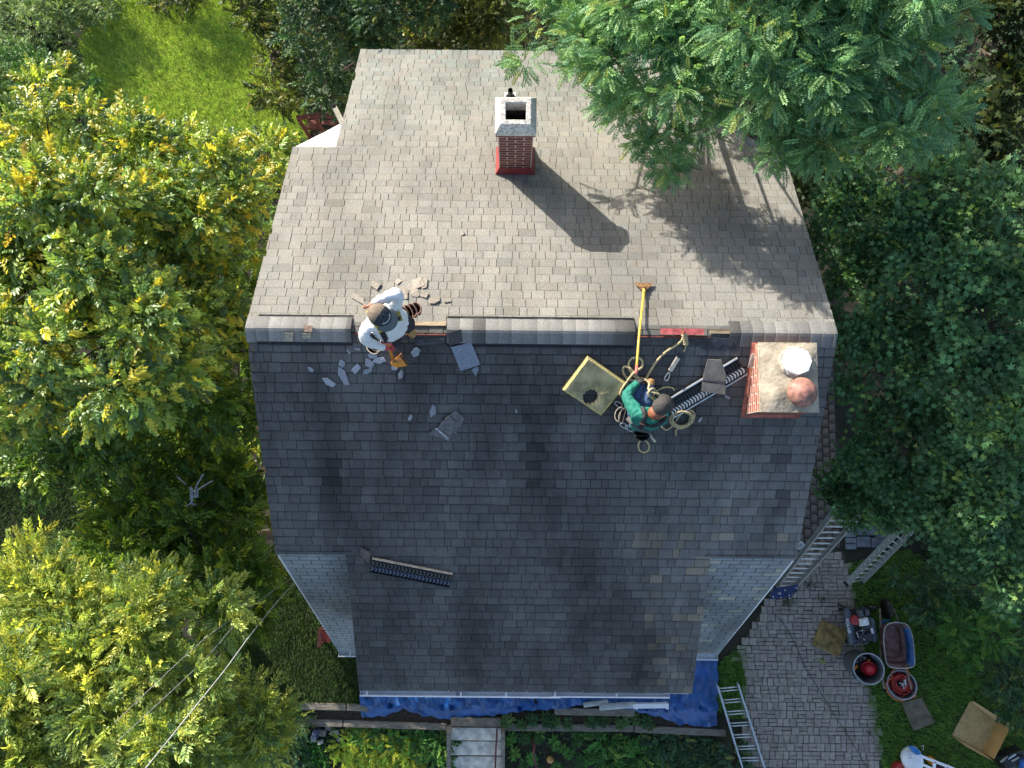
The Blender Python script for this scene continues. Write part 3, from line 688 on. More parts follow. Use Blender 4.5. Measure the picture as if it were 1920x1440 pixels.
def tree(name, label, base, blobs, kind, colfn, lm, seed, group=None, cat='tree', trunk_r=.13, limbs=True, twigm=None, keep=None, **kw):
    t = thing(name, label, cat, (base[0], base[1], base[2]), group)
    (V, F, C), subs = crown_cloud(blobs, kind, colfn, seed, **kw)
    tri_mesh('crown', V, F, C, LEAF[lm], t)
    rr = random.Random(seed); mb = MB(); b0 = Vector(base)
    zc = np.mean([b[0][2] for b in blobs]); cx = np.mean([b[0][0] for b in blobs]); cy = np.mean([b[0][1] for b in blobs])
    fork = Vector((base[0]*.75+cx*.25, base[1]*.75+cy*.25, base[2]+(zc-base[2])*.5))
    path = catmull([b0+Vector((0, 0, -.1)), b0.lerp(fork, .5)+Vector((rr.uniform(-.1, .1), rr.uniform(-.1, .1), 0)), fork], 5)
    mb.tube(path, [trunk_r*(1.25-.5*i/len(path)) for i in range(len(path))], 9); mb.build('trunk', m_bark, t)
    mb = MB()
    for (c, r, wgt) in blobs:
        c = Vector(c); mid = fork.lerp(c, .5)+Vector((rr.uniform(-.2, .2), rr.uniform(-.2, .2), rr.uniform(-.1, .25)))
        pa = catmull([fork, mid, c], 5); mb.tube(pa, [trunk_r*(.17-.12*i/len(pa)) for i in range(len(pa))], 6)
    for p, d, r, c in subs:
        c = Vector(c); p = Vector(p); mid = c.lerp(p, .5)+Vector((rr.uniform(-.08, .08), rr.uniform(-.08, .08), rr.uniform(-.05, .1)))
        e = p+(p-c).normalized()*r*.5
        mb.tube([c, mid, p, e], [.013, .01, .007, .003], 4)
    mb.build('limbs', twigm or m_bark, t)
    return t
def B(px, py, z, r, wgt=1.0, rz=None):
    p = at(px, py, z); return (tuple(p), (r, r, rz or r*.75), wgt)

c_cherry = palette([(0.197, 0.3137, 0.0697), (0.3413, 0.4481, 0.0775), (0.5776, 0.5378, 0.0697), (0.1181, 0.2129, 0.0697), (0.6, 0.4481, 0.0581)], [4, 4, 2.4, 3, .2])
c_cherryd = palette([(0.1263, 0.2304, 0.0365), (0.2019, 0.3225, 0.0406), (0.0884, 0.1842, 0.0406), (0.4036, 0.4606, 0.0406)], [4, 3, 3, .8])
c_walnut = palette([(0.4006, 0.4962, 0.1156), (0.5673, 0.6, 0.1262), (0.2338, 0.3445, 0.1051), (0.1502, 0.2481, 0.0945)], [4, 3, 3, 1.4])
c_locust = palette([(0.1661, 0.3303, 0.1446), (0.2326, 0.4094, 0.1592), (0.1163, 0.2508, 0.13), (0.3986, 0.449, 0.1157)], [4, 3, 3, .3], .2, .12)
c_maple = palette([(0.0762, 0.1717, 0.0677), (0.1087, 0.2322, 0.0868), (0.0565, 0.1312, 0.058), (0.1849, 0.3029, 0.0773)], [4, 3, 3, .9], .25, .15)
c_dark = palette([(0.0466, 0.1087, 0.0466), (0.0698, 0.1474, 0.0544), (0.0342, 0.0776, 0.0387), (0.1553, 0.1863, 0.0466)], [4, 3, 3, .8])
c_olive = palette([(0.078, 0.1105, 0.026), (0.13, 0.169, 0.0325), (0.0455, 0.078, 0.0234), (0.26, 0.26, 0.065)], [4, 3, 3, 1.2])
c_lime = palette([(0.4346, 0.5673, 0.0535), (0.5796, 0.6, 0.0594), (0.2608, 0.4051, 0.0594), (0.6, 0.5403, 0.0891)], [4, 3, 2, .5])
c_sage = palette([(0.198, 0.306, 0.1176), (0.288, 0.396, 0.1512), (0.144, 0.234, 0.084)], [3, 2, 3])
c_green = palette([(0.065, 0.1875, 0.0336), (0.0975, 0.25, 0.042), (0.0488, 0.125, 0.0336), (0.1787, 0.2969, 0.0504)], [4, 3, 3, 1.2])

# cherry-leaved tree left of the house
tree('cherry_tree', 'broad yellow green tree crowding the gable beside the sunlit roof slope', (-5.4, 2.2, 0),
     [B(110, 310, 6.0, .7), B(40, 420, 6.3, .9), B(250, 360, 5.9, .8), B(390, 310, 5.6, .55), B(480, 300, 4.6, .42), B(180, 470, 6.8, 1.05), B(350, 420, 5.7, .85), B(60, 620, 6.5, 1.0), B(230, 630, 6.6, .95), B(380, 560, 5.6, .75), B(450, 440, 5.0, .5),
      B(120, 190, 5.4, .4), B(30, 210, 5.6, .45)], 'cherry', c_cherry, 'bright', 11, per=2.1, rs=.36, nspr=100, scale=.72, trunk_r=.16)
tree('cherry_tree', 'dark green shaded leafy tree close against the left rake of the front slope', (-4.6, .4, 0),
     [B(420, 660, 5.2, .6), B(330, 740, 5.2, .75), B(430, 780, 4.9, .55), B(200, 790, 5.3, .75), B(100, 850, 5.0, .6), B(410, 860, 4.4, .45), B(320, 850, 4.6, .45), B(40, 770, 5.4, .55), B(455, 590, 5.2, .35), B(250, 880, 4.4, .5), ((-6.2, 1.2, 2.6), (1.0, 1.0, .9), .45), ((-4.6, .6, 2.6), (.8, .9, .9), .45), ((-7.6, .4, 2.6), (1.0, 1.0, .9), .45)], 'cherry', c_cherryd, 'bright', 12, per=2.4, rs=.34, nspr=66, scale=.75, trunk_r=.12)  # three last low clumps, unseen below the crown, added to shade the lawn
# long-leaved tree, lower left
tree('walnut_tree', 'pale yellow long leaved tree under the white service cable', (-5.6, -3.6, 0),
     [B(90, 1180, 6.2, .8), B(210, 1130, 6.3, .7), B(330, 1160, 6.0, .6), B(120, 1330, 6.5, .95), B(290, 1300, 6.4, .8), B(420, 1340, 5.6, .5), B(400, 1420, 5.6, .55), B(455, 1300, 5.0, .4), B(475, 1370, 4.8, .35), B(60, 1440, 6.5, .9), B(230, 1440, 6.5, .8), B(20, 1240, 6.2, .7), B(40, 1100, 6.0, .35), B(480, 1400, 5.0, .3)], 'walnut', c_walnut, 'bright', 13, per=2.2, rs=.33, nspr=70, scale=.7, trunk_r=.14)
tree('walnut_tree', 'green long leaved tree growing round the pale metal mast head', (-4.9, -1.6, 0),
     [B(300, 960, 4.6, .6), B(420, 940, 4.6, .5), B(250, 1040, 4.8, .6), B(390, 1040, 4.8, .6), B(480, 1050, 4.6, .35), B(340, 1110, 4.6, .5), B(450, 1130, 4.2, .4), B(430, 1210, 3.6, .45), B(230, 920, 4.4, .3), B(490, 960, 4.3, .3), ((-6.4, -1.6, 2.2), (.9, .9, .9), .45), ((-5.0, -2.0, 2.2), (.7, .7, .8), .45), ((-7.6, -2.8, 2.2), (1.0, 1.0, .9), .4)], 'walnut', c_cherryd, 'bright', 14, per=2.4, rs=.3, nspr=52, scale=.76, trunk_r=.1)  # low clumps at the end are hidden, put in to block sun
# locust over the back roof corner, its crown running on out of view, with low clumps added for shade
loc_b = [B(1010, 80, 7.0, .3), B(1075, 55, 7.2, .45), B(1120, 140, 7.0, .35), B(1180, 70, 7.6, .55), B(1190, 200, 7.2, .35), B(1270, 150, 7.6, .5), B(1230, 270, 6.9, .33), B(1290, 250, 7.1, .3), B(1340, 70, 7.9, .6), B(1400, 150, 7.9, .45), B(1470, 80, 8.2, .6), B(1470, 220, 7.8, .4), B(1560, 150, 8.2, .5), B(1570, 240, 7.8, .38), B(1640, 90, 8.4, .6), B(1680, 220, 8.1, .42), B(1720, 250, 7.9, .3), B(1730, 40, 8.3, .4),
         B(1060, -10, 7.3, .5), B(1250, -20, 7.9, .7), B(1430, -30, 8.4, .8), B(1600, -40, 8.7, .8)]
tree('locust_tree', 'blue green feathery leaved locust overhanging the back corner of the roof', (3.6, 7.6, 0), loc_b+[((2.0, 6.3, 8.6), (1.0, 1.0, .8), .5), ((3.6, 6.0, 9.0), (1.1, 1.1, .9), .5), ((1.2, 7.6, 8.4), (1.0, 1.0, .9), .45), ((2.8, 7.8, 9.3), (1.2, 1.2, 1.0), .4), ((4.6, 7.4, 9.0), (1.1, 1.1, .9), .4), ((2.2, 6.3, 6.7), (.9, .8, .7), .5), ((3.5, 5.9, 6.9), (.8, .7, .6), .5), ((1.0, 6.7, 6.7), (.7, .7, .6), .5)],
     'locust', c_locust, 'locust', 21, per=2.3, rs=.27, nspr=80, scale=.72, trunk_r=.2)  # three lowest clumps, out of view, added to shade the roof corner
# maples along the right side
tree('maple_tree', 'dark shaded maple with star shaped leaves beyond the right rake', (6.6, 2.2, 0),
     [B(1640, 430, 6.0, .7), B(1760, 400, 6.3, .8), B(1880, 470, 6.4, .8), B(1640, 560, 5.9, .6), B(1740, 560, 6.5, .6), B(1850, 620, 6.6, .8), B(1650, 700, 5.8, .6), B(1770, 720, 6.2, .7), B(1890, 780, 6.3, .8), B(1580, 480, 5.3, .4), B(1600, 640, 5.2, .4), B(1650, 800, 5.2, .55)], 'maple', c_maple, 'dark', 31, per=2.1, rs=.34, nspr=54, scale=.76, trunk_r=.18)
tree('maple_tree', 'shaded maple hanging over the tops of the two ladders', (7.9, -.6, 0),
     [B(1720, 860, 5.2, .6), B(1830, 900, 5.6, .75), B(1640, 890, 4.8, .45), B(1760, 950, 5.2, .5), B(1860, 1010, 5.4, .6), B(1650, 930, 4.6, .3), B(1800, 1040, 4.9, .4), B(1890, 1090, 4.9, .45), B(1910, 900, 5.6, .6), B(1600, 935, 4.3, .2)], 'maple', c_maple, 'dark', 32, per=2.1, rs=.32, nspr=54, scale=.76, trunk_r=.15)
tree('maple_tree', 'olive leaved maple in half shade behind the locust crown', (8.2, 6.0, 0),
     [B(1840, 90, 5.6, .8), B(1900, 220, 5.6, .8), B(1810, 220, 5.0, .6), B(1850, 320, 5.2, .7), B(1910, 20, 5.8, .7), B(1790, 330, 4.8, .5), B(1560, 350, 3.8, .5), B(1660, 320, 4.2, .5), B(1530, 330, 3.4, .3)], 'maple', palette([(.05, .08, .025), (.09, .11, .025), (.03, .055, .02)], [3, 2, 3]), 'dark', 33, per=1.5, rs=.36, nspr=26, trunk_r=.15)
# dark evergreen-looking trees behind the house
tree('hornbeam_tree', 'dark bluish green dense tree at the left end of the back eave', (-2.9, 8.0, 0),
     [B(620, 60, 3.6, .7), B(690, 40, 3.8, .7), B(620, 150, 3.0, .5), B(650, 190, 2.6, .35), B(720, 70, 3.2, .5), B(600, 10, 4.0, .7), B(740, -10, 4.2, .8)], 'small', c_dark, 'dark', 41, per=2.0, rs=.3, nspr=40, scale=1.05, trunk_r=.12)
tree('thicket_tree', 'low olive green bushy tree behind the middle of the back eave', (.2, 8.6, 0),
     [B(790, 40, 2.6, .7), B(860, 60, 2.6, .6), B(930, 50, 2.6, .6), B(830, -10, 3.2, .8), B(960, 10, 3.0, .7), B(780, 85, 2.0, .4), B(900, 85, 2.0, .5)], 'small', c_olive, 'dark', 42, per=2.0, rs=.3, nspr=36, scale=1.05, trunk_r=.1)
tree('thicket_tree', 'brownish green scrubby tree on the edge of the bright field', (-5.2, 8.6, 0),
     [B(500, 20, 2.0, .6), B(550, 110, 1.6, .5), B(450, 0, 2.0, .45), B(570, 180, 1.2, .35), B(520, 170, .8, .25), B(570, 40, 2.2, .5)], 'small', c_olive, 'dark', 43, per=1.8, rs=.32, nspr=34, scale=1.1, trunk_r=.1)
tree('added_shade_tree', 'unseen tall tree added north of the house to shade the trees behind it', (-3.2, 12.4, 0),
     [((-3.4, 12.2, 4.6), (1.5, 1.3, 1.3), .7), ((-1.2, 12.0, 4.6), (1.6, 1.3, 1.2), .7), ((.8, 11.4, 5.0), (1.5, 1.3, 1.3), .7), ((-2.2, 12.6, 5.6), (1.3, 1.2, .8), .6)], 'small', c_dark, 'dark', 44, per=.8, rs=.5, nspr=40, scale=1.8, trunk_r=.16)  # out of view; put in to cast shade on the dark trees
for i, (px, py, z, r, lab, cf) in enumerate((
        (60, 50, .5, .7, 'grey green hedge bush in the far corner of the bright field', c_sage), (170, 10, .4, .5, 'pale sage bush beside the bare earth patch of the field', c_sage),
        (90, 150, .6, .6, 'dark green bush between the field and the cherry tree', c_green), (330, -15, .4, .4, 'yellowish scrub bush at the head of the field', c_olive))):
    p = at(px, py, z); tree('bush', lab, (p.x, p.y, float(gz(p.x, p.y))), [(tuple(p), (r, r, r*.7), 1), ((p.x+.7*r, p.y+.3*r, z*.7), (r*.7, r*.7, r*.5), 1), ((p.x-.8*r, p.y+.2*r, z*.8), (r*.7, r*.7, r*.5), 1)], 'small', cf, 'low', 50+i, 'bushes round the field', 'bush', per=1.8, rs=.28, nspr=32, scale=.9, trunk_r=.05)

# shrubs lower right
for i, (blobs, lab, cf, kind) in enumerate((
        ([B(1800, 1160, .9, .35), B(1860, 1180, 1.0, .4), B(1820, 1210, .7, .3), B(1880, 1120, 1.1, .35)], 'bright green compound leaved sapling by the wheelbarrow lawn', c_green, 'locust'),
        ([B(1890, 1260, .8, .45), B(1910, 1190, 1.0, .4), B(1860, 1280, .4, .3), B(1915, 1330, .6, .4)], 'dark green shrub behind the open cardboard box', c_dark, 'small'),
        ([B(1740, 1120, .7, .35), B(1770, 1090, .9, .4), B(1830, 1090, 1.0, .4), B(1710, 1080, .5, .25)], 'shaded low shrub under the maple beside the grey ladder', c_dark, 'small'))):
    p = blobs[0][0]; tree('shrub', lab, (p[0], p[1], 0), blobs, kind, cf, 'low', 60+i, 'shrubs edging the right lawn', 'shrub', per=1.7, rs=.2, nspr=26, scale=.85, trunk_r=.03)
# understorey so that the ground below the trees is not bare
def cover(name, px, kind, cf, dens, seed, scale=1.0, lm='low', z0=0.0, hmax=.25, lift=.0, world=None):
    R = np.random.default_rng(seed); poly = world or gpoly(px); xs = [p[0] for p in poly]; ys = [p[1] for p in poly]
    A = (max(xs)-min(xs))*(max(ys)-min(ys)); n = int(A*dens); x = R.uniform(min(xs), max(xs), n); y = R.uniform(min(ys), max(ys), n); k = inpoly(x, y, poly); x, y = x[k], y[k]; n = len(x)
    mound = (np.sin(x*2.1+1.3*np.sin(y*1.7))*np.cos(y*2.3+x*.6)*.5+.5)*hmax
    P = np.stack([x, y, gz(x, y)+mound*R.uniform(.2, 1, n)+lift], 1); D = R.normal(size=(n, 3))*np.array([1, 1, .4]); N = R.normal(0, .35, (n, 3))+np.array([0, 0, 1])
    if kind in ('tuft', 'blade', 'hosta'):
        D = np.stack([np.cos(x*91+y*37), np.sin(x*91+y*37), np.zeros(n)], 1); N = np.tile([0, 0, 1.0], (n, 1))
    V, F, C = leaf_cloud(P, D, N, scale*R.uniform(.7, 1.3, n), kind, cf, R)
    o = tri_mesh(name, V, F, C, LEAF[lm]); return o
c_grass = palette([(0.1008, 0.2292, 0.0416), (0.144, 0.2967, 0.0554), (0.2016, 0.3236, 0.0693)], [3, 3, 1], .2, .25)
c_field = palette([(0.4116, 0.598, 0.104), (0.4939, 0.6, 0.1248), (0.3018, 0.4784, 0.104), (0.5488, 0.598, 0.208)], [4, 3, 2, 1], .25, .2)
c_grassd = palette([(0.026, 0.0624, 0.0122), (0.0364, 0.078, 0.0163), (0.052, 0.0832, 0.0204)], [3, 3, 1], .2, .25)
o = cover('lawn_grass', [(1590, 1060), (1700, 1030), (1800, 1100), (1960, 1200), (1980, 1480), (1668, 1480), (1643, 1400), (1628, 1310), (1602, 1180)], 'tuft', c_grass, 900, 71, 1.4, hmax=.0); tag(o, 'short green lawn grass right of the paved driveway', 'grass', kind='stuff')
o = cover('lawn_grass', [(430, 1080), (560, 1060), (680, 1180), (690, 1318), (540, 1318), (430, 1300)], 'tuft', c_grassd, 900, 72, 1.4, hmax=0); tag(o, 'shaded lawn grass left of the house front', 'grass', kind='stuff')
o = cover('lawn_grass', [(1345, 1245), (1396, 1205), (1398, 1300), (1395, 1345), (1340, 1345)], 'tuft', c_grass, 1400, 73, 1.2, hmax=0.0); tag(o, 'strip of grass between the blue tarp and the driveway', 'grass', kind='stuff')
o = cover('lawn_grass', [(-40, 880), (330, 860), (330, 1100), (-40, 1120)], 'tuft', c_grassd, 500, 74, 1.6, hmax=.1); tag(o, 'dark rough grass between the two left trees', 'grass', kind='stuff')
o = cover('field_weeds', [(150, 90), (210, 0), (330, -60), (520, -60), (560, 170), (580, 260), (440, 300), (250, 290)], 'tuft', c_field, 1500, 75, 2.0, hmax=.03); tag(o, 'sunlit yellow green weeds covering the field', 'weeds', kind='stuff')
o = cover('field_weeds', [(-60, -60), (300, -60), (230, 20), (150, 90), (250, 290), (-60, 320)], 'small', c_sage, 260, 76, .75, hmax=.3); tag(o, 'pale mixed weeds beyond the field edge', 'weeds', kind='stuff')
o = cover('ivy_ground_cover', [(560, -40), (1900, -40), (1960, 500), (1560, 500), (1500, 280), (980, 180), (640, 220), (570, 230)], 'small', c_dark, 45, 77, 1.2, hmax=.5); tag(o, 'dark undergrowth round the back of the house', 'undergrowth', kind='stuff')
o = cover('ivy_ground_cover', [(1700, 480), (1980, 480), (1980, 1220), (1760, 1100), (1700, 950)], 'small', c_dark, 80, 78, 1.2, hmax=.5); tag(o, 'dark undergrowth below the maples', 'undergrowth', kind='stuff')
o = cover('ivy_ground_cover', [(-60, 320), (560, 250), (500, 600), (500, 900), (-60, 900)], 'small', c_cherryd, 50, 79, 1.2, hmax=.4); tag(o, 'undergrowth below the left trees', 'undergrowth', kind='stuff')

# ------------------------------------------------------------------ things on the roof
def roof_n(y): return Vector((0, -.462, .887)) if y < RY else Vector((0, .449, .894))
m_foam = mat('yellow_foam', (0.55, 0.44, 0.17), var=.15, scale=20, rough=.95, bump=.6, bscale=60)
m_foamd = mat('dirty_foam_face', (0.36, 0.31, 0.17), var=.35, scale=7, rough=.98, bump=.8, bscale=45, detail=8)
m_alu = mat('ladder_aluminium', (0.55, 0.57, 0.58), var=.12, scale=20, metal=.75, rough=.38)
m_grey_fg = mat('grey_rail', (0.27, 0.29, 0.27), var=.1, scale=20, rough=.5)
m_black = mat('black_plastic', (0.014, 0.014, 0.016), var=.3, rough=.4)
m_wfin = mat('white_fin_plastic', (0.62, 0.61, 0.58), var=.1, rough=.5)
m_rope = mat('tan_rope', (0.47, 0.39, 0.22), var=.3, scale=70, rough=.95, bump=1.0, bscale=140)
m_steel = mat('steel', (0.5, 0.5, 0.5), var=.1, metal=.8, rough=.3)
m_yel = mat('yellow_handle', (0.62, 0.40, 0.06), var=.15, scale=12, rough=.45)
m_org = mat('orange_paint', (0.75, 0.27, 0.02), var=.15, scale=12, rough=.45)
m_rust = mat('rusty_blade', (0.22, 0.12, 0.06), var=.45, scale=25, rough=.6, metal=.5)

def foam_pad(cs, th, label, hole=None, dirty=m_foamd, side=m_foam, up=(0, 0, 1), cham=.03, group=None):
    """cs: four world corners of the underside, ordered; hole (world centre, radius)"""
    up = Vector(up).normalized(); ctr = sum((Vector(c) for c in cs), Vector())/4
    t = thing('foam_pad', label, 'foam pad', tuple(ctr), group)
    N = 32
    def ring(cc, k=None):
        out = []
        hc = Vector(hole[0]) if hole else ctr
        ex = (Vector(cs[1])-Vector(cs[0])).normalized(); ey = up.cross(ex)
        loc = [((Vector(c)-hc).dot(ex), (Vector(c)-hc).dot(ey)) for c in cc]
        angs = [2*pi*i/N for i in range(N)]
        for x_, y_ in loc:
            ca = math.atan2(y_, x_) % (2*pi); bi = min(range(N), key=lambda i: abs((angs[i]-ca+pi) % (2*pi)-pi)); angs[bi] = ca
        for a in angs:
            d = (cos(a), sin(a)); best = 1e9
            for j in range(4):
                x0, y0 = loc[j]; x1, y1 = loc[(j+1) % 4]; dx, dy = x1-x0, y1-y0; den = d[0]*dy-d[1]*dx
                if abs(den) < 1e-9: continue
                s_ = (x0*dy-y0*dx)/den; u_ = (x0*d[1]-y0*d[0])/den
                if s_ > 0 and -1e-6 <= u_ <= 1+1e-6: best = min(best, s_)
            out.append((hc+ex*d[0]*best+ey*d[1]*best, ex, ey, hc))
        return out
    inner = [Vector(c)+(ctr-Vector(c)).normalized()*cham for c in cs]
    r0 = [p[0] for p in ring(cs)]; r1 = [p[0] for p in ring(inner)]; _, ex, ey, hc = ring(cs)[0]
    jit = lambda: (rnd.random()-.5)*.006
    mb = MB(); vs = [p for p in r0]+[p+up*th*.75+ex*jit()+ey*jit() for p in r0]+[p+up*th+ex*jit()+ey*jit() for p in r1]
    fs = [(k*N+i, k*N+(i+1) % N, (k+1)*N+(i+1) % N, (k+1)*N+i) for k in range(2) for i in range(N)]
    mb.add(vs, fs); mb.build('foam_edge', side, t)
    mb = MB()
    if hole:
        hr = [hc+(ex*cos(2*pi*i/N)*hole[1]*1.15+ey*sin(2*pi*i/N)*hole[1])*(1+.12*sin(i*2.3)) for i in range(N)]
        vs = [vs[2*N+i] for i in range(N)]+[r1[i].lerp(hr[i], .5)+up*(th+jit()) for i in range(N)]+[p+up*th*.97 for p in hr]+[p+up*.004 for p in hr]
        fs = [(k*N+i, k*N+(i+1) % N, (k+1)*N+(i+1) % N, (k+1)*N+i) for k in range(3) for i in range(N)]
    else:
        vs = [vs[2*N+i] for i in range(N)]+[r1[i].lerp(ctr, .45)+up*(th+jit()-.004) for i in range(N)]+[ctr+up*(th-.006)]
        fs = [(i, (i+1) % N, N+(i+1) % N, N+i) for i in range(N)]+[(N+i, N+(i+1) % N, 2*N) for i in range(N)]
    mb.add(vs, fs, True); mb.build('dirty_face', dirty, t)
    return t
nF = Vector((0, -.462, .887))
foam_pad([onroof(1101, 666, .012), onroof(1054, 728, .012), onroof(1126, 776, .012), onroof(1175, 717, .012)], .065, 'yellow foam roofing cushion with a torn hole lying on the roof slope', (onroof(1106, 741, .012), .085), up=nF, cham=.03)

def dbl(pts, n=6): return catmull(pts, n)
def rope(name, label, pts, r=.0135, cat='rope', m=m_rope, n=6, group=None):
    mb = MB(); P = dbl(pts, n); mb.tube(P, [r*(1+.13*sin(i*1.7)) for i in range(len(P))], 7)
    return tag(mb.build(name, m, None), label, cat, group)
R_ = lambda x, y, dz=.02: onroof(x, y, dz)
rope('lifeline_rope', 'tan lifeline rope running from the red ridge anchor to the loops by the seated worker',
     [R_(1280, 629, .06), R_(1276, 640, .05), R_(1264, 650), R_(1248, 660), R_(1232, 676), R_(1221, 692), R_(1214, 704, .03), R_(1207, 715, .05), R_(1195, 712, .06), R_(1183, 700, .04), R_(1178, 685, .03), R_(1183, 674), R_(1194, 671), R_(1203, 677, .03), R_(1203, 688, .04), R_(1196, 694, .07), R_(1185, 702, .08), R_(1174, 716, .09), R_(1163, 732, .11), R_(1160, 742, .11), R_(1168, 743, .09)])
rope('lifeline_rope', 'tan rope bight looped twice round the handle end of the yellow shovel',
     [R_(1200, 716, .09), R_(1190, 704, .06), R_(1180, 692, .05), R_(1170, 688, .03), R_(1168, 697), R_(1174, 708), R_(1186, 714, .03), R_(1200, 714, .07), R_(1210, 716, .12), R_(1214, 730, .14), R_(1219, 745, .16), R_(1226, 752, .16)])
mb = MB()
for k in range(5):
    c = R_(1276, 786, .014+.016*k); q = [c+Vector((cos(a)*(.13-.014*(k % 3))+rnd.uniform(-.008, .008), sin(a)*(.105-.012*((k+1) % 3)), 0))+Vector((0, 0, .52*(sin(a)*.105))) for a in [2*pi*i/18 for i in range(18)]]
    mb.tube(q, .013, 7, closed=True)
tl = [R_(1272, 800), R_(1266, 808), R_(1267, 816)]; mb.tube(dbl(tl), .012, 7)
tag(mb.build('rope_coil', m_rope), 'coiled tan rope lying behind the seated worker', 'rope')
rope('rope_loop', 'small tan rope eye hanging below the seated worker', [R_(1218, 812, .06), R_(1206, 820), R_(1197, 832), R_(1198, 843), R_(1206, 848), R_(1215, 844), R_(1216, 834), R_(1208, 824), R_(1203, 818, .03)], .012)
rope('rope_loop', 'dull rope arc curving up to the black vent strip beside the cap', [R_(1222, 744, .05), R_(1230, 734), R_(1244, 727), R_(1258, 727), R_(1264, 732, .03)], .01)
rope('lifeline_rope', 'frayed tan rope heaped across the lap of the seated worker',
     [R_(1204, 714, .16), R_(1211, 722, .2), R_(1208, 734, .26), R_(1216, 741, .3), R_(1226, 744, .28), R_(1232, 752, .26), R_(1222, 757, .28), R_(1212, 750, .3), R_(1206, 742, .3), R_(1214, 733, .28), R_(1222, 738, .24), R_(1230, 746, .2), R_(1234, 758, .12)], .013)
rope('lifeline_rope', 'slack tan rope trailing from the lap of the seated worker to the rope coil',
     [R_(1238, 800, .06), R_(1248, 806, .02), R_(1258, 800), R_(1266, 790), R_(1276, 776, .03), R_(1290, 770, .05), R_(1300, 776, .04), R_(1297, 790, .03), R_(1284, 800), R_(1270, 803)], .012)
# knot at the anchor
t = thing('rope_knot', 'knotted tan rope end tied to the red ridge anchor', 'rope', tuple(R_(1282, 636)))
mb = MB()
for k in range(5):
    c = R_(1281+k*.6, 630+k*4, .05); mb.tube([c+Vector((.022*cos(a), .012*sin(a*2), .022*sin(a))) for a in [2*pi*i/10 for i in range(10)]], .011, 6, closed=True)
mb.build('knot', m_rope, t); mb = MB(); mb.tube(dbl([R_(1283, 645, .05), R_(1284, 652, .03), R_(1281, 660)]), .01, 6); mb.build('tail', m_rope, t)
# shock absorbing lanyard
t = thing('lanyard', 'cream shock absorbing lanyard with a steel snap hook on the front slope', 'lanyard', tuple(R_(1262, 690)))
mb = MB(); mb.bar(R_(1275, 664, .03), R_(1271, 671, .03), .045, .03, nF); mb.build('rope_grab', m_black, t)
mb = MB(); mb.bar(R_(1271, 670, .025), R_(1255, 696, .025), .05, .03, nF); mb.build('shock_pack', mat('cream_webbing', (.6, .53, .42), var=.12, scale=40, rough=.9), t, bevel=.006)
mb = MB(); mb.tube(catmull([R_(1254, 698, .02), R_(1248, 704, .02), R_(1245, 711, .02), R_(1249, 714, .02), R_(1253, 709, .02), R_(1255, 701, .02)], 4, True), .008, 6, closed=True); mb.build('snap_hook', m_steel, t)
# yellow long-handled tear-off shovel lying across the ridge
t = thing('tear_off_shovel', 'long yellow handled shingle shovel lying over the ridge, blade on the sunlit slope', 'shovel', tuple(R_(1199, 620)))
a = R_(1206, 546, .06); rg = at(1199, 622, 7.39); b = rg+(rg-a)*((698-622)/(622-546))*.9; e = at(1193, 698, b.z)
mb = MB(); mb.tube([a, rg, e], .0135, 10); mb.build('handle', m_yel, t)
mb = MB(); d = (e-rg).normalized(); mb.tube([e-d*.09, e+d*.02], .016, 10); mb.build('grip', mat('red_grip', (.5, .12, .1), rough=.6), t)
mb = MB(); mb.tube([a+(a-rg).normalized()*.06, a-(a-rg).normalized()*.06], .019, 8); mb.build('socket', m_yel, t)
p0, p1, p2, p3 = R_(1187, 532, .045), R_(1224, 533, .045), R_(1209, 547, .065), R_(1202, 547, .065); th = Vector((0, 0, .006))
mb = MB(); mb.add([p0, p1, p2, p3]+[p+th for p in (p0, p1, p2, p3)], [f[::-1] for f in BOXF]); mb.build('blade', m_rust, t)
mb = MB(); mb.bar(R_(1203, 541, .09), R_(1207, 541, .09), .02, .03); mb.build('fulcrum', m_rust, t)

# red roof anchor sitting in the open ridge slot
t = thing('roof_anchor', 'red slotted steel roof anchor plates lying in the open ridge slot', 'roof anchor', tuple(at(1280, 627, RZ)))
for a, b in ((1238, 1276), (1282, 1319)):
    xa, xb = ridgeX(a), ridgeX(b); mb = MB(Matrix.Translation(((xa+xb)/2, RY+.006, RZ+.014))); L = (xb-xa)/2; pl = []
    for k in range(24):
        an = 2*pi*k/24; pl.append((max(-L+.02, min(L-.02, 2*L*cos(an)))+.02*cos(an), .034*max(-1, min(1, 1.6*sin(an)))))
    mb.prism(pl, 0, .012); pt_ = mb.build('anchor_plate', mat('anchor_red', (.4, .09, .09), var=.35, scale=16, rough=.5), t)
    h = MB(Matrix.Translation(((xa+xb)/2, RY+.006, RZ+.0265)))
    for k in range(9):
        xx = rnd.uniform(-L+.03, L-.03); yy = rnd.uniform(-.02, .02); h.M = Matrix.Translation(((xa+xb)/2+xx, RY+.006+yy, RZ+.0262)); h.lathe([(.004, 0), (.0, .0008)], 6)
    h.build('nail_hole', m_dark, pt_)
mb = MB(); mb.box(ridgeX(1277.5), ridgeX(1280.5), RY-.03, RY+.03, RZ+.02, RZ+.07); mb.build('anchor_ring', m_red, t)

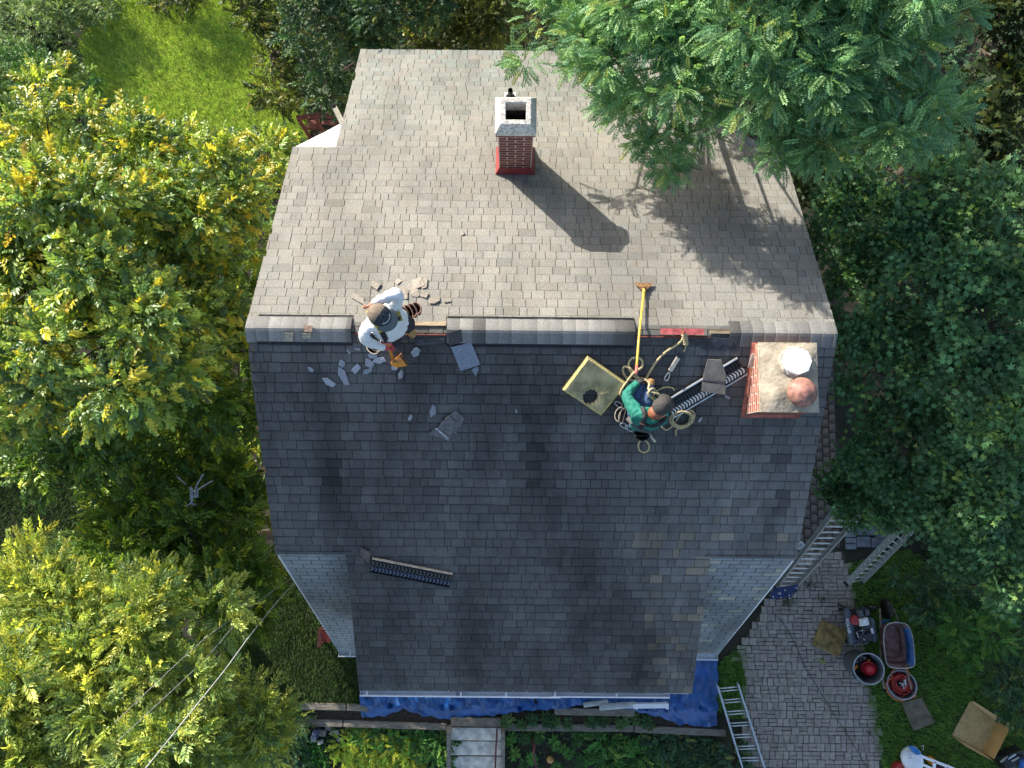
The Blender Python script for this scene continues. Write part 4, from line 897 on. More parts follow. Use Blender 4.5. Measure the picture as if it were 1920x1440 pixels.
# pulled-off ridge vent strips
def vent_strip(label, a, b, wd, m_up, m_lo, nf=34, rail=None, cap=True, dz=.02, sgn=1):
    d = (b-a); L = d.length; n = nF; side = n.cross(d.normalized())
    M = frame(a, d, n); t = thing('ridge_vent_strip', label, 'ridge vent', tuple(a))
    mb = MB(M); mb.box(0, L, -wd/2, wd/2, .0, .006); mb.build('base_sheet', m_vent, t)
    for k, y in enumerate((-wd/2, wd/2)):
        mb = MB(M); mb.box(0, L, y-.006, y+.006, .0, .035); mb.build('rail', rail[k] if rail else m_vent, t)
    mb = MB(M); mb.box(0, L, -.008, .008, .0, .022); mb.build('centre_rib', m_vent, t)
    for y0, y1, m in ((.012, wd/2-.03, m_up), (-wd/2+.03, -.012, m_lo)):
        f0 = None
        for i in range(nf):
            x = L*(i+.5)/nf
            if f0 is None:
                mb = MB(); w_ = L/nf*.36; h_ = (y1-y0)
                mb.add([(-w_, 0, 0), (w_*.2, 0, 0), (w_*1.3, h_*.5, 0), (w_*.2, h_, 0), (-w_, h_, 0), (0, h_*.5, 0), (-w_, 0, .03), (w_*.2, 0, .03), (w_*1.3, h_*.5, .03), (w_*.2, h_, .03), (-w_, h_, .03), (0, h_*.5, .03)],
                       [(6, 7, 8, 11), (11, 8, 9, 10), (0, 1, 7, 6), (1, 2, 8, 7), (2, 3, 9, 8), (3, 4, 10, 9), (4, 5, 11, 10), (5, 0, 6, 11)])
                ob = mb.build('baffle', m, t); f0 = ob.data
            else:
                ob = bpy.data.objects.new('baffle', f0); COL.objects.link(ob); ob.parent = t; ob.matrix_parent_inverse = world_of(t).inverted()
            ob.matrix_basis = M @ Matrix.Translation((x, y0, .005))
    return t, M, L
m_vrail = mat('weathered_tan_edge', (.42, .36, .29), var=.2, scale=20, rough=.8); m_bluefin = mat('blue_black_fin', (.06, .08, .14), var=.3, rough=.3)
vent_strip('black and white finned ridge vent strip leaning toward the big chimney', R_(1251, 768, .05), R_(1388, 686, .05), .225, m_vent, m_wfin, 26, (m_alu, m_alu))
vent_strip('torn off finned ridge vent strip lying upside down on the dormer roof', R_(697, 1057, .03), R_(846, 1086, .03), .205, mat('grey_black_fin', (.04, .04, .042), rough=.35), m_bluefin, 22, (m_vent, m_vrail))
def plate(name, label, px, dz, m, th=.006, cat='shingle', group=None, curl=0, parent=None, tint=(1, 1, 1)):
    mb = MB(); mb.tc = tint; P = []
    for q in px: P.append(R_(q[0], q[1], dz+(q[2] if len(q) > 2 else 0)+rnd.uniform(0, curl)))
    n = len(P); up = nF*th
    A = sum(((P[i]).cross(P[(i+1) % n]) for i in range(n)), Vector())
    if A.z < 0: P = P[::-1]
    mb.add(P+[p+up for p in P], [tuple(range(n-1, -1, -1)), tuple(range(n, 2*n))]+[(i, (i+1) % n, n+(i+1) % n, n+i) for i in range(n)])
    o = mb.build(name, m, parent)
    return tag(o, label, cat, group) if parent is None else o
m_capsh = mat('tan_cap_underside', (.30, .25, .19), var=.2, scale=10, rough=.85, bump=.3)
t = thing('ridge_cap_piece', 'tan ridge cap shingle lying across the black and white vent strip', 'shingle', tuple(R_(1335, 708)))
plate('cap_sheet', None, [(1322, 676, .03), (1347, 677, .03), (1356, 705, .03), (1355, 721, .02), (1312, 716, .03), (1315, 702, .03)], .075, m_capsh, parent=t)
plate('cap_sheet', None, [(1312, 718, .03), (1355, 723, .03), (1354, 741, .03), (1311, 735, .03)], .073, m_capsh, parent=t)
plate('tar_strip', None, [(1313, 713.5, .03), (1354, 719, .03), (1354, 722, .03), (1313, 716.5, .03)], .083, mat('tar', (.1, .09, .1), var=.6, scale=60, rough=.5), .002, parent=t)
plate('ridge_cap_piece', 'brown ridge cap scrap at the upper end of the dormer vent strip', [(679, 1026), (697, 1035), (693, 1055), (688, 1050), (676, 1038)], .04, mat('brown_cap_scrap', (.11, .09, .08), var=.2, scale=20, rough=.85), cat='shingle')
m_slate = mat('slate_shingle_piece', (.22, .23, .25), var=.2, scale=60, rough=.85, tint=True); m_bk = mat('black_shingle_back', (.10, .10, .105), var=.3, scale=25, rough=.6, tint=True)
t = thing('cap_shingle_bundle', 'three overlapping dark ridge cap shingles torn off together, lying on the front slope', 'shingle', tuple(R_(840, 800)))
for i, (px, dz) in enumerate((([(855, 770), (872, 785), (861, 808), (836, 784)], .035), ([(842, 780), (861, 795), (856, 815), (826, 796)], .045), ([(832, 793), (852, 808), (842, 828), (834, 824), (818, 818), (812, 818), (803, 814)], .03))):
    plate('cap_sheet', None, px, dz, m_bk, parent=t, curl=.012)
plate('tar_strip', None, [(816, 803), (820, 803), (842, 820), (840, 825)], .05, mat('tar_silver', (.3, .3, .32), var=.6, scale=50, rough=.5), .003, parent=t)
plate('shingle_sheet', 'blue grey shingle sheet sliding off below the ridge vent', [(846, 652), (884, 643), (901, 684), (864, 696)], .03, m_slate, curl=.015, tint=(.85, .95, 1.1))
plate('shingle_sheet', 'small dark folded shingle flap on the end of the ridge vent', [(841, 626, .05), (866, 619, .05), (868, 642, .02), (843, 649, .02)], .02, mat('dark_flap', (.07, .06, .06), var=.2, scale=25, rough=.9))
plate('shingle_sheet', 'bent grey shingle corner poking from under the blue grey sheet', [(884, 694), (893, 687), (899, 690), (892, 706)], .02, m_bk, tint=(1.6, 1.8, 2.1))
GR_F, LB_F = 'torn shingle scraps on the dark front slope', 'small torn grey shingle scrap on the dark front slope below the ridge'
def scrap(cx, cy, sx, sy, rot, label, group, m, tint, dz=.012, n=None):
    n = n or rnd.randint(4, 6); px = []
    for i in range(n):
        a = 2*pi*(i+.5)/n+rnd.uniform(-.25, .25); x, y = sx*cos(a)*1.3, sy*sin(a)*1.3; px.append((cx+x*cos(rot)-y*sin(rot), cy+x*sin(rot)+y*cos(rot)))
    plate('shingle_scrap', label, px, dz, m, group=group, curl=.02, tint=tint)
for cx, cy, sx, sy, ro in ((700, 667, 8, 5, .1), (693, 682, 9, 6, .8), (712, 676, 11, 5, -.2), (642, 682, 5, 6, .1), (645, 706, 16, 6, 1.1), (668, 692, 9, 6, -.9), (690, 696, 8, 4, -.4), (618, 717, 12, 5, .5), (584, 693, 6, 3, .6), (780, 661, 8, 6, -.7), (752, 703, 4, 8, .2), (812, 771, 5, 10, .1), (655, 660, 5, 2, .9), (672, 655, 6, 2, .2), (770, 783, 3, 5, .4), (740, 690, 5, 4, .3), (1312, 787, 5, 2, -.9), (1362, 744, 6, 3, .6), (968, 771, 2, 3, 0)):
    k = rnd.uniform(.8, 1.5); scrap(cx, cy, sx, sy, ro, LB_F, GR_F, m_slate, (k, k*1.03, k*1.08))
GR_B, LB_B = 'torn shingle scraps on the sunlit slope', 'brownish torn shingle scrap on the sunlit slope above the standing worker'
for cx, cy, sx, sy, ro in ((705, 535, 9, 7, .5), (672, 560, 14, 5, .5), (690, 571, 9, 4, .3), (747, 528, 6, 4, -.6), (783, 532, 12, 9, -.4), (775, 541, 9, 6, .2), (795, 530, 6, 10, .1), (778, 551, 8, 5, .3), (796, 553, 8, 5, .2), (757, 546, 10, 5, .6), (815, 563, 10, 5, -.3), (838, 565, 6, 2, 0), (760, 557, 5, 4, .2), (867, 438, 3, 3, 0)):
    k = rnd.uniform(.75, 1.2); scrap(cx, cy, sx, sy, ro, LB_B, GR_B, m_slate, (k*1.0, k*.85, k*.66), .014)
for cx, cy, sx, sy, ro, lb in ((581, 618, 8, 6, .05, 'brown shingle scrap sitting on the left ridge vent'), (578, 632, 8, 5, -.1, 'mossy shingle scrap below the brown one on the left ridge vent'), (545, 634, 8, 8, .1, 'pale loose shingle flap hanging from the left ridge vent')):
    plate('shingle_scrap', lb, [(cx-sx, cy-sy, .06), (cx+sx, cy-sy, .06), (cx+sx*.9, cy+sy, .055), (cx-sx, cy+sy*.9, .055)], .0, mat(lb[:12], (.25, .17, .12) if 'brown sh' in lb else (.3, .27, .2), var=.3, scale=40, rough=.9))
plate('shingle_scrap', 'mortar coated shingle shard leaning on the base of the big chimney', [(1404, 665, .05), (1409, 664, .06), (1407, 690, .04), (1399, 690, .04)], .02, mat('mortar_shard', (.45, .38, .33), var=.3, scale=40, rough=.95))
plate('underlayment_sheet', 'torn black underlayment felt beside the open ridge slot', [(1290, 640), (1330, 633), (1370, 636), (1381, 652), (1380, 658), (1320, 656)], .016, mat('felt', (.06, .062, .07), var=.5, scale=10, rough=.9), cat='felt')
plate('underlayment_sheet', 'dark felt strip exposed below the ridge slot beside the standing worker', [(780, 636), (834, 635), (834, 644), (776, 648)], .014, MATS['felt'], cat='felt')
# white service cable
p = [at(553, 1092, 4.4), at(520, 1128, 5.2), at(470, 1190, 6.1), at(420, 1258, 6.9), at(350, 1345, 7.7), at(280, 1432, 8.3), at(200, 1530, 8.9)]
mb = MB(); mb.tube(dbl(p), .0055, 7); tag(mb.build('service_cable', mat('white_cable', (.42, .42, .42), rough=.5)), 'white service cable running from the lower roof out over the trees', 'cable')
for i, (a, b) in enumerate((((470, 1140), (380, 1240)), ((452, 1150), (375, 1205)))):
    mb = MB(); mb.tube(dbl([at(560, 1075, 4.2), at(*a, 5.8), at(*b, 6.6), at(b[0]-160, b[1]+150, 7.6)]), .003, 5)
    tag(mb.build('service_cable', mat('grey_cable', (.25, .25, .25), rough=.6)), 'thin grey wire strung beside the white service cable', 'cable', 'thin grey wires over the left trees')
# cut-off white downspout by the right rake
t = thing('downspout', 'cut off white downspout elbow sticking out past the right rake', 'downspout', tuple(at(1490, 1015, 4.3)))
a, b = at(1484, 1014, 4.35), at(1502, 1023, 4.6); M = frame(a, b-a); L = (b-a).length; mb = MB(M)
o_, i_ = [(-.05, -.035), (.05, -.035), (.05, .035), (-.05, .035)], [(-.044, -.029), (.044, -.029), (.044, .029), (-.044, .029)]
vs = [(0, y, z) for y, z in o_]+[(L, y, z) for y, z in o_]+[(L, y, z) for y, z in i_]+[(0, y, z) for y, z in i_]
mb.add(vs, [(k*4+i, k*4+(i+1) % 4, k*4+4+(i+1) % 4, k*4+4+i) for k in range(3) for i in range(4)]); mb.build('spout', m_white, t)
mb = MB(M); mb.box(.01, .02, -.044, .044, -.029, .029); mb.build('dark_inside', m_black, t)

# ------------------------------------------------------------------ ladders
def ladder(label, A0, A1, B0, B1, nr, rail=(.03, .085), rm=m_alu, rungr=.015, double=False, group='ladders about the house', nrm=None):
    """rails A and B from foot to head; rungs between"""
    A0, A1, B0, B1 = map(Vector, (A0, A1, B0, B1)); t = thing('ladder', label, 'ladder', tuple((A0+B0)/2), group)
    nrm = Vector(nrm or (B0-A0).cross(A1-A0)).normalized()
    if nrm.z < 0: nrm = -nrm
    for a, b in ((A0, A1), (B0, B1)):
        mb = MB(); s_ = (B0-A0).normalized()*rail[0]/2
        mb.bar(a, b, rail[0]*.35, rail[1], nrm)
        for k in (-1, 1): mb.bar(a+nrm*k*rail[1]/2, b+nrm*k*rail[1]/2, rail[0], .006, nrm)
        mb.build('rail', rm, t)
    for i in range(nr):
        f = (i+.6)/nr; a = A0.lerp(A1, f); b = B0.lerp(B1, f); e = (b-a).normalized()*.01
        for off in ((-.03, .03) if double else (0,)):
            d = (A1-A0).normalized()*off; mb = MB(); mb.tube([a-e+d, b+e+d], rungr, 8); mb.build('rung', m_alu, t)
    for a in (A0, B0):
        mb = MB(); mb.bar(a, a+(A1-A0).normalized()*.06, rail[0]*1.6, rail[1]*1.1, nrm); mb.build('foot', m_black, t)
    return t
ladder('tall aluminium extension ladder with its foot in the blue rack', at(1453, 1103, .1), at(1582, 935, 3.6), at(1488, 1103, .1), at(1640, 935, 3.6), 17, (.035, .09))
ladder('shorter grey railed ladder standing sideways on the lawn under the maple', at(1586, 1096, .95), at(1700, 978, 2.8), at(1614, 1092, .35), at(1712, 992, 2.1), 13, (.03, .1), m_grey_fg, .017)
ladder('double runged aluminium ladder lying between the tarp and the driveway', at(1404, 1480, .05), at(1345, 1285, .32), at(1446, 1480, .05), at(1383, 1281, .32), 9, (.03, .075), m_alu, .013, True)
# blue rack round the ladder's foot
t = thing('ladder_rack', 'blue metal rack with white knobs and thin black legs at the ladder foot', 'rack', tuple(at(1470, 1110, 0)))
m_blue = mat('rack_blue', (.015, .03, .12), var=.3, rough=.45)
for (x0, y0, x1, y1, z) in ((1444, 1112, 1494, 1104, .42), (1444, 1121, 1484, 1117, .38), (1450, 1106, 1496, 1098, .46), (1446, 1116, 1490, 1110, .40)):
    mb = MB(); mb.bar(at(x0, y0, z), at(x1, y1, z), .05, .03); mb.build('bar', m_blue, t)
for (x0, y0) in ((1446, 1120), (1465, 1122), (1484, 1118), (1495, 1108)):
    mb = MB(); p = at(x0, y0, .4); mb.tube([p, Vector((p.x+.05, p.y-.1, .0))], .012, 6); mb.build('leg', m_black, t)
for k in range(14):
    mb = MB(); p = at(1446+rnd.random()*48, 1101+rnd.random()*20, .46); mb.ellip(p, (.014, .014, .014), 8, 5); mb.build('knob', m_wfin, t)

# ------------------------------------------------------------------ equipment on the driveway and the lawn
foam_pad([at(1540, 1163, .03), at(1523, 1208, .03), at(1569, 1231, .03), at(1588, 1182, .03)], .09, 'brown foam pad lying on the pavers beside the compressor', dirty=mat('brown_foam', (.2, .14, .05), var=.4, scale=8, rough=.98, bump=.6), side=mat('brown_foam_edge', (.26, .19, .07), rough=.95), cham=.02)
foam_pad([at(1690, 1317, .05), at(1712, 1370, .05), at(1752, 1354, .05), at(1727, 1307, .05)], .03, 'thin grey brown foam mat lying on the grass below the bucket of hoses', dirty=mat('grey_mat', (.12, .10, .07), var=.3, scale=7, rough=.98), side=mat('grey_mat_edge', (.15, .12, .08), rough=.95), cham=.01)
# compressor
co = at(1612, 1165, 0); t = thing('air_compressor', 'portable petrol air compressor with twin blue grey tanks and white fuel tank', 'air compressor', (co.x, co.y, 0))
m_tank = mat('tank_blue_grey', (.075, .10, .13), var=.2, scale=9, rough=.35); m_eng = mat('engine_black', (.018, .018, .02), var=.4, scale=20, rough=.5)
ax = (at(1603, 1208, .2)-at(1588, 1140, .2)).normalized()        # long axis
def CP(px, py, z): return at(px, py, z)
for (x0, y0, x1, y1) in ((1588, 1140, 1600, 1209), (1632, 1158, 1640, 1204)):
    mb = MB(); a, b = CP(x0, y0, .38), CP(x1, y1, .38); d = (b-a).normalized()
    r = .085 if x0 < 1600 else .07
    mb.tube([a, a+d*.02, a+d*.05, b-d*.05, b-d*.02, b], [.02, r*.75, r, r, r*.75, .02], 14); tk = mb.build('air_tank', m_tank, t)
    for e_ in (a, b):
        mb = MB(); mb.bar(Vector((e_.x, e_.y, 0)), Vector((e_.x, e_.y, .33)), .03, .03, (1, 0, 0)); mb.build('tank_foot', m_eng, tk)
mb = MB(frame(CP(1614, 1172, .46), ax)); mb.box(-.33, .33, -.17, .17, -.02, .0); mb.build('deck', m_eng, t)
mb = MB(frame(CP(1618, 1165, .46), ax)); mb.box(-.13, .12, -.12, .12, 0, .16, taper=.02); mb.build('engine_block', m_eng, t, bevel=.015)
mb = MB(frame(CP(1618, 1165, .60), ax)); mb.box(-.085, .085, -.1, .1, 0, .075, taper=.018); ft = mb.build('fuel_tank', mat('fuel_tank_white', (.62, .62, .58), var=.05, rough=.4), t, bevel=.02)
mb = MB(Matrix.Translation(CP(1620, 1164, .675))); mb.lathe([(.034, 0), (.034, .02), (.028, .028)], 14, True); mb.build('fuel_cap', mat('cap_white', (.75, .75, .75), rough=.4), ft)
mb = MB(frame(CP(1602, 1162, .55), ax)); mb.lathe([(.095, 0), (.1, .03), (.085, .07), (.05, .085), (0, .09)], 18); mb.build('recoil_cover', mat('engine_red', (.3, .02, .025), var=.15, rough=.4), t)
for px, py, s_ in ((1611, 1149, .07), (1623, 1147, .065)):
    mb = MB(frame(CP(px, py, .6), ax)); mb.box(-s_, s_, -s_*.8, s_*.8, 0, .08, taper=.012); mb.build('air_filter', mat('filter_grey', (.06, .06, .07), rough=.5), t, bevel=.01)
mb = MB(frame(CP(1620, 1192, .46), ax)); mb.box(-.07, .07, -.09, .09, 0, .14, taper=.015)
for k in range(5): mb.box(-.08, .08, -.1, .1, .02+.024*k, .03+.024*k)
mb.build('pump_head', m_eng, t)
for k in range(9):
    mb = MB(); p = [CP(1605+rnd.random()*24, 1178+rnd.random()*30, .5+rnd.random()*.12) for _ in range(4)]; mb.tube(dbl(p, 5), .008, 6); mb.build('hose', (m_eng, m_steel, m_tank)[k % 3], t)
for k in range(6):
    mb = MB(); mb.ellip(CP(1604+k*4.2, 1206+rnd.random()*6, .42), (.016, .016, .02), 8, 5); mb.build('fitting', m_steel, t)
for px, py in ((1584, 1146), (1634, 1140)):
    mb = MB(); p = CP(px, py, .12); mb.tube([p, p+Vector((0, .05, 0))], .12, 16); mb.build('wheel', m_black, t)
mb = MB(); mb.bar(CP(1634, 1178, .462), CP(1637, 1188, .462), .05, .004); mb.build('decal', m_white, t)
def text_on(s, loc, xdir, up, size, m, parent, name='lettering', ext=.0006):
    cu = bpy.data.curves.new(name, 'FONT'); cu.body = s; cu.size = size; cu.align_x = 'CENTER'; cu.align_y = 'CENTER'; cu.extrude = ext
    cu.materials.append(m); o = bpy.data.objects.new(name, cu); COL.objects.link(o); o.parent = parent; o.matrix_parent_inverse = world_of(parent).inverted()
    dg = bpy.context.evaluated_depsgraph_get(); dg.update(); me = bpy.data.meshes.new_from_object(o.evaluated_get(dg)); bpy.data.objects.remove(o)
    o = link(name, me, parent); o.matrix_basis = frame(loc, xdir, up); return o
a, b = CP(1588, 1160, .47), CP(1593, 1188, .47)
text_on('ROLAIR', (a+b)/2+Vector((0, 0, -.004)), b-a, (-.35, 0, .94), .085, m_white, t)
# wheelbarrow
wb = at(1688, 1212, 0); t = thing('wheelbarrow', 'blue wheelbarrow with a rusty brown tray standing on the grass', 'wheelbarrow', (wb.x, wb.y, 0))
m_wb = mat('barrow_blue', (.02, .09, .24), var=.3, scale=8, rough=.5); m_wr = mat('tray_rust', (.10, .045, .035), col2=(.19, .11, .10), scale=9, rough=.8, bump=.4)
zt = .62; c0 = [at(x, y, zt) for x, y in ((1659, 1178), (1668, 1169), (1682, 1167), (1697, 1169), (1706, 1178), (1712, 1200), (1714, 1225), (1715, 1245), (1709, 1251), (1690, 1253), (1671, 1251), (1662, 1243), (1659, 1222), (1657, 1200))]
rim = catmull(c0, 3, True); ctr = sum(rim, Vector())/len(rim); ctr.z = 0; N = len(rim)
bot = [Vector((ctr.x-.05+(p.x-ctr.x)*.66, ctr.y+.03+(p.y-ctr.y)*.72, .36)) for p in rim]; mid = [p.lerp(q_, .5)+Vector((0, 0, -.02)) for p, q_ in zip(rim, bot)]
mb = MB()
for k, (r0, r1) in enumerate(((rim, mid), (mid, bot))):
    o = len(mb.v); mb.mi = 1 if k else 0
    for i in range(N):
        j = (i+1) % N
    mb.add(list(r0)+list(r1), [(i, (i+1) % N, N+(i+1) % N, N+i) for i in range(N)], True)
mb.mi = 1; mb.add(bot, [tuple(range(N))]); tr = mb.build('tray', [m_wb, m_wr], t)
# right hand inner wall stays blue, the rest of the tray has rusted
for p_ in tr.data.polygons:
    c = p_.center; wcx = c.x+0; p_.material_index = 0 if (c.x > ctr.x+.2 or c.y < ctr.y-.42) else 1
sd = tr.modifiers.new('solid', 'SOLIDIFY'); sd.thickness = .006; sd.offset = -1
mb = MB(); mb.tube(rim, .011, 7, closed=True); mb.build('rim', mat('worn_rim', (.35, .33, .32), var=.3, scale=20, metal=.4, rough=.5), tr)
for s_ in (-1, 1):
    mb = MB(); mb.tube(dbl([(ctr.x+s_*.14, ctr.y+.62, .22), (ctr.x+s_*.2, ctr.y+.2, .32), (ctr.x+s_*.24, ctr.y-.4, .36), (ctr.x+s_*.27, ctr.y-.85, .5)]), .02, 8); mb.build('handle', mat('grey_wood', (.2, .17, .13), var=.2, rough=.8), t)
    mb = MB(); mb.tube([(ctr.x+s_*.22, ctr.y-.25, .34), (ctr.x+s_*.26, ctr.y-.4, 0)], .016, 7); mb.build('leg', m_wb, t)
mb = MB(); mb.tube([(ctr.x-.03, ctr.y+.62, .19), (ctr.x+.05, ctr.y+.62, .19)], .19, 18); mb.build('wheel', m_black, t)
mb = MB(); mb.bar(at(1655, 1164, .3), at(1668, 1164, .3), .04, .03); mb.build('fork_bar', m_wb, t)
mb = MB(); mb.bar(at(1655, 1165, .3), at(1656, 1230, .3), .05, .02); mb.build('side_brace', m_wb, t)
# dustbin with a helmet and tools in it
m_bin = mat('bin_grey', (.07, .085, .10), var=.12, scale=6, rough=.55); m_binrim = mat('bin_rim', (.28, .30, .32), var=.1, rough=.5)
def bin_(label, base, top, r0, r1, name, cat):
    b0, b1 = Vector(base), Vector(top); t = thing(name, label, cat, tuple(b0)); M = frame(b0, (1, 0, 0), (b1-b0)); h = (b1-b0).length
    M = Matrix.Translation(b0) @ (b1-b0).to_track_quat('Z', 'Y').to_matrix().to_4x4()
    mb = MB(M); mb.lathe([(r0, 0), (r0*1.04, h*.3), (r1*.97, h*.85), (r1, h), (r1*.96, h), (r1*.93, h*.85), (r0*.96, .03)], 28, True, True); mb.build('body', m_bin, t)
    mb = MB(M); q_ = [(r1*1.0*cos(2*pi*k/36), r1*1.0*sin(2*pi*k/36), h) for k in range(36)]; mb.tube(q_, .014, 7, closed=True); mb.build('rim', m_binrim, t)
    for s_ in (-1, 1):
        mb = MB(M); mb.box(s_*r1*.93-.035, s_*r1*.93+.035, -.07, .07, h*.78, h*.84); mb.build('handle', m_bin, t)
    return t, M, h
bn, BM, bh = bin_('grey plastic dustbin standing on the driveway edge holding tools', at(1602, 1240, 0), at(1629, 1254, .72), .235, .285, 'dustbin', 'dustbin')
t = thing('hard_hat', 'red hard hat lying in the grey dustbin', 'hard hat', tuple(BM @ Vector((-.04, .1, bh-.22))))
mb = MB(BM @ Matrix.Translation((-.03, .1, bh-.25)) @ Matrix.Rotation(.3, 4, 'Y')); m_hr = mat('helmet_red', (.55, .025, .03), var=.08, rough=.3)
mb.lathe([(.125, 0), (.12, .05), (.1, .1), (.06, .135), (0, .145)], 20); mb.build('shell', m_hr, t)
mb = MB(BM @ Matrix.Translation((-.03, .1, bh-.25)) @ Matrix.Rotation(.3, 4, 'Y')); mb.lathe([(.125, -.002), (.15, -.006), (.15, .002), (.124, .006)], 20); mb.build('brim', m_hr, t)
t = thing('nail_gun', 'orange handled tool lying in the grey dustbin', 'tool', tuple(BM @ Vector((.12, -.08, bh-.3))))
mb = MB(BM); mb.tube([(.05, -.06, bh-.32), (.19, -.11, bh-.27)], [.03, .04], 8); mb.build('body', m_org, t); mb = MB(BM); mb.tube([(.05, -.06, bh-.32), (-.03, -.1, bh-.3)], .02, 6); mb.build('nose', m_black, t)
t = thing('tool_bundle', 'tangle of dark cords and tools at the bottom of the dustbin', 'tools', tuple(BM @ Vector((-.1, -.08, bh-.35))))
for k in range(9):
    mb = MB(BM); p = [(rnd.uniform(-.2, .08), rnd.uniform(-.18, .02), bh-.36+rnd.random()*.08) for _ in range(4)]; mb.tube(dbl(p, 4), .011, 6); mb.build('cord', (m_black, m_black, m_steel, m_rust)[k % 4], t)
mb = MB(BM); mb.ellip((-.16, .03, bh-.3), (.035, .03, .03), 8, 6); mb.build('yellow_knob', m_yel, t)
# bucket of red hoses
bk, KM, kh = bin_('grey tub full of red air hoses standing on the grass', at(1678, 1280, 0), at(1691, 1284, .42), .2, .265, 'hose_tub', 'tub')
t = thing('air_hose', 'coiled red air hose heaped in the grey tub', 'hose', tuple(KM @ Vector((0, 0, .2))))
m_hose = mat('hose_red', (.5, .045, .03), var=.25, scale=8, rough=.5)
for k in range(11):
    mb = MB(KM); r = .09+.1*rnd.random(); cx, cy = rnd.uniform(-.05, .05), rnd.uniform(-.04, .04); z = kh-.14+.011*k; tx, ty = rnd.uniform(-.12, .12), rnd.uniform(-.12, .12)
    mb.tube([(cx+r*cos(a), cy+r*sin(a)*.95, z+tx*cos(a)*.3+ty*sin(a)*.3) for a in [2*pi*i/22 for i in range(22)]], .0105, 6, closed=True); mb.build('coil', m_hose, t)
for k in range(6):
    mb = MB(KM); a = rnd.uniform(-.1, .02); mb.tube([(a-.08, rnd.uniform(-.08, .08), kh-.02), (a+.02, rnd.uniform(-.08, .08), kh-.0)], .012, 6); mb.build('coupling', m_steel, t)
m_oh = mat('hose_orange', (.5, .12, .05), var=.15, rough=.5)
for pts in ([(1673, 1270), (1671, 1262), (1677, 1255), (1690, 1253), (1700, 1256), (1706, 1266)], [(1672, 1271), (1664, 1277), (1661, 1285), (1666, 1300), (1678, 1310), (1690, 1314), (1697, 1312)], [(1711, 1298), (1716, 1302), (1716, 1306), (1709, 1308)]):
    mb = MB(); mb.tube(dbl([at(x, y, .46) for x, y in pts]), .011, 6); mb.build('loop', m_oh, t)
# cardboard box lying open
t = thing('cardboard_box', 'large open cardboard box lying on the lawn', 'cardboard box', tuple(at(1840, 1370, 0)))
m_card = mat('cardboard', (.50, .33, .15), var=.07, scale=5, rough=.9); m_card2 = mat('cardboard_inside', (.42, .25, .085), var=.07, scale=5, rough=.9)
q = lambda x, y, z: at(x, y, z)
def sheet(mb, P, th=.005):
    P = [Vector(p) for p in P]; n = (P[1]-P[0]).cross(P[2]-P[0]).normalized()*th; k = len(P)
    mb.add(P+[p+n for p in P], [tuple(range(k-1, -1, -1)), tuple(range(k, 2*k))]+[(i, (i+1) % k, k+(i+1) % k, k+i) for i in range(k)])
TL, TR, BR, BL = (1818, 1315), (1897, 1360), (1864, 1428), (1784, 1378)
mb = MB(); sheet(mb, [q(1785, 1377, .05), q(1842, 1410, .05), q(1868, 1354, .05), q(1818, 1316, .05)]); mb.build('panel', m_card, t)
mb = MB(); sheet(mb, [q(1842, 1410, .052), q(1864, 1424, .30), q(1896, 1362, .30), q(1868, 1354, .052)]); mb.build('end_flap', m_card2, t)
mb = MB(); sheet(mb, [q(1784, 1378, .05), q(1863, 1428, .28), q(1842, 1411, .05)], .004); sheet(mb, [q(1784, 1379, .05), q(1812, 1400, .2), q(1863, 1428, .28)], .004); mb.build('side_panel', m_card, t)
mb = MB(); sheet(mb, [q(1818, 1315, .05), q(1868, 1353, .05), q(1897, 1360, .3), q(1826, 1315, .12)], .004); mb.build('side_panel', m_card, t)
# bag, trestle, red helmet and grey roll on the near lawn
t = thing('plastic_bag', 'white and blue plastic sack leaning on the white trestle', 'bag', tuple(at(1710, 1425, 0)))
c = at(1708, 1424, .2); mb = MB(); mb.ellip((0, 0, 0), (.2, .26, .2), 18, 12)
mb.v = [(c.x+x*(1+.12*sin(7*y+9*z)), c.y+y*(1+.1*sin(8*x+5*z)), c.z+z*(1+.15*sin(9*x-7*y))) for x, y, z in mb.v]
m_bag = mat('sack_white', (.72, .76, .8), var=.1, scale=6, rough=.3); m_bagb = mat('sack_blue', (.02, .16, .42), var=.15, rough=.3); mb.build('sack', m_bag, t)
mb = MB(); P = [at(*p, .37) for p in ((1704, 1399), (1712, 1400), (1722, 1405), (1728, 1414), (1720, 1416), (1713, 1411))]
mb.add(P+[p-Vector((0, 0, .05)) for p in P], [tuple(range(6))[::-1]]+[(i, (i+1) % 6, 6+(i+1) % 6, 6+i) for i in range(6)]); mb.build('blue_print', m_bagb, t)
for i, (x, y) in enumerate(((1704, 1409), (1705, 1415), (1706, 1421))):
    mb = MB(); mb.tube(dbl([at(x-3+k*1.6, y+(k % 2)*2.2-k*.5, .405-.004*i) for k in range(5)], 3), .004, 4); mb.build('print_mark', mat('print_grey', (.2, .25, .33), rough=.5), t)
t = thing('white_trestle', 'white folding trestle lying on the near lawn beside the sack', 'trestle', tuple(at(1750, 1440, 0)))
for a, b in (((1718, 1414), (1795, 1444)), ((1722, 1430), (1790, 1460)), ((1724, 1418), (1722, 1450)), ((1752, 1428), (1750, 1460)), ((1775, 1437), (1773, 1465))):
    mb = MB(); mb.bar(at(*a, .35), at(*b, .35), .05, .035); mb.build('bar', m_white, t)
mb = MB(); p = at(1727, 1400, .4); mb.tube(dbl([p, p+Vector((.05, .02, 0)), p+Vector((.06, -.1, -.05))], 3), .006, 5); mb.build('wire_hook', m_steel, t)
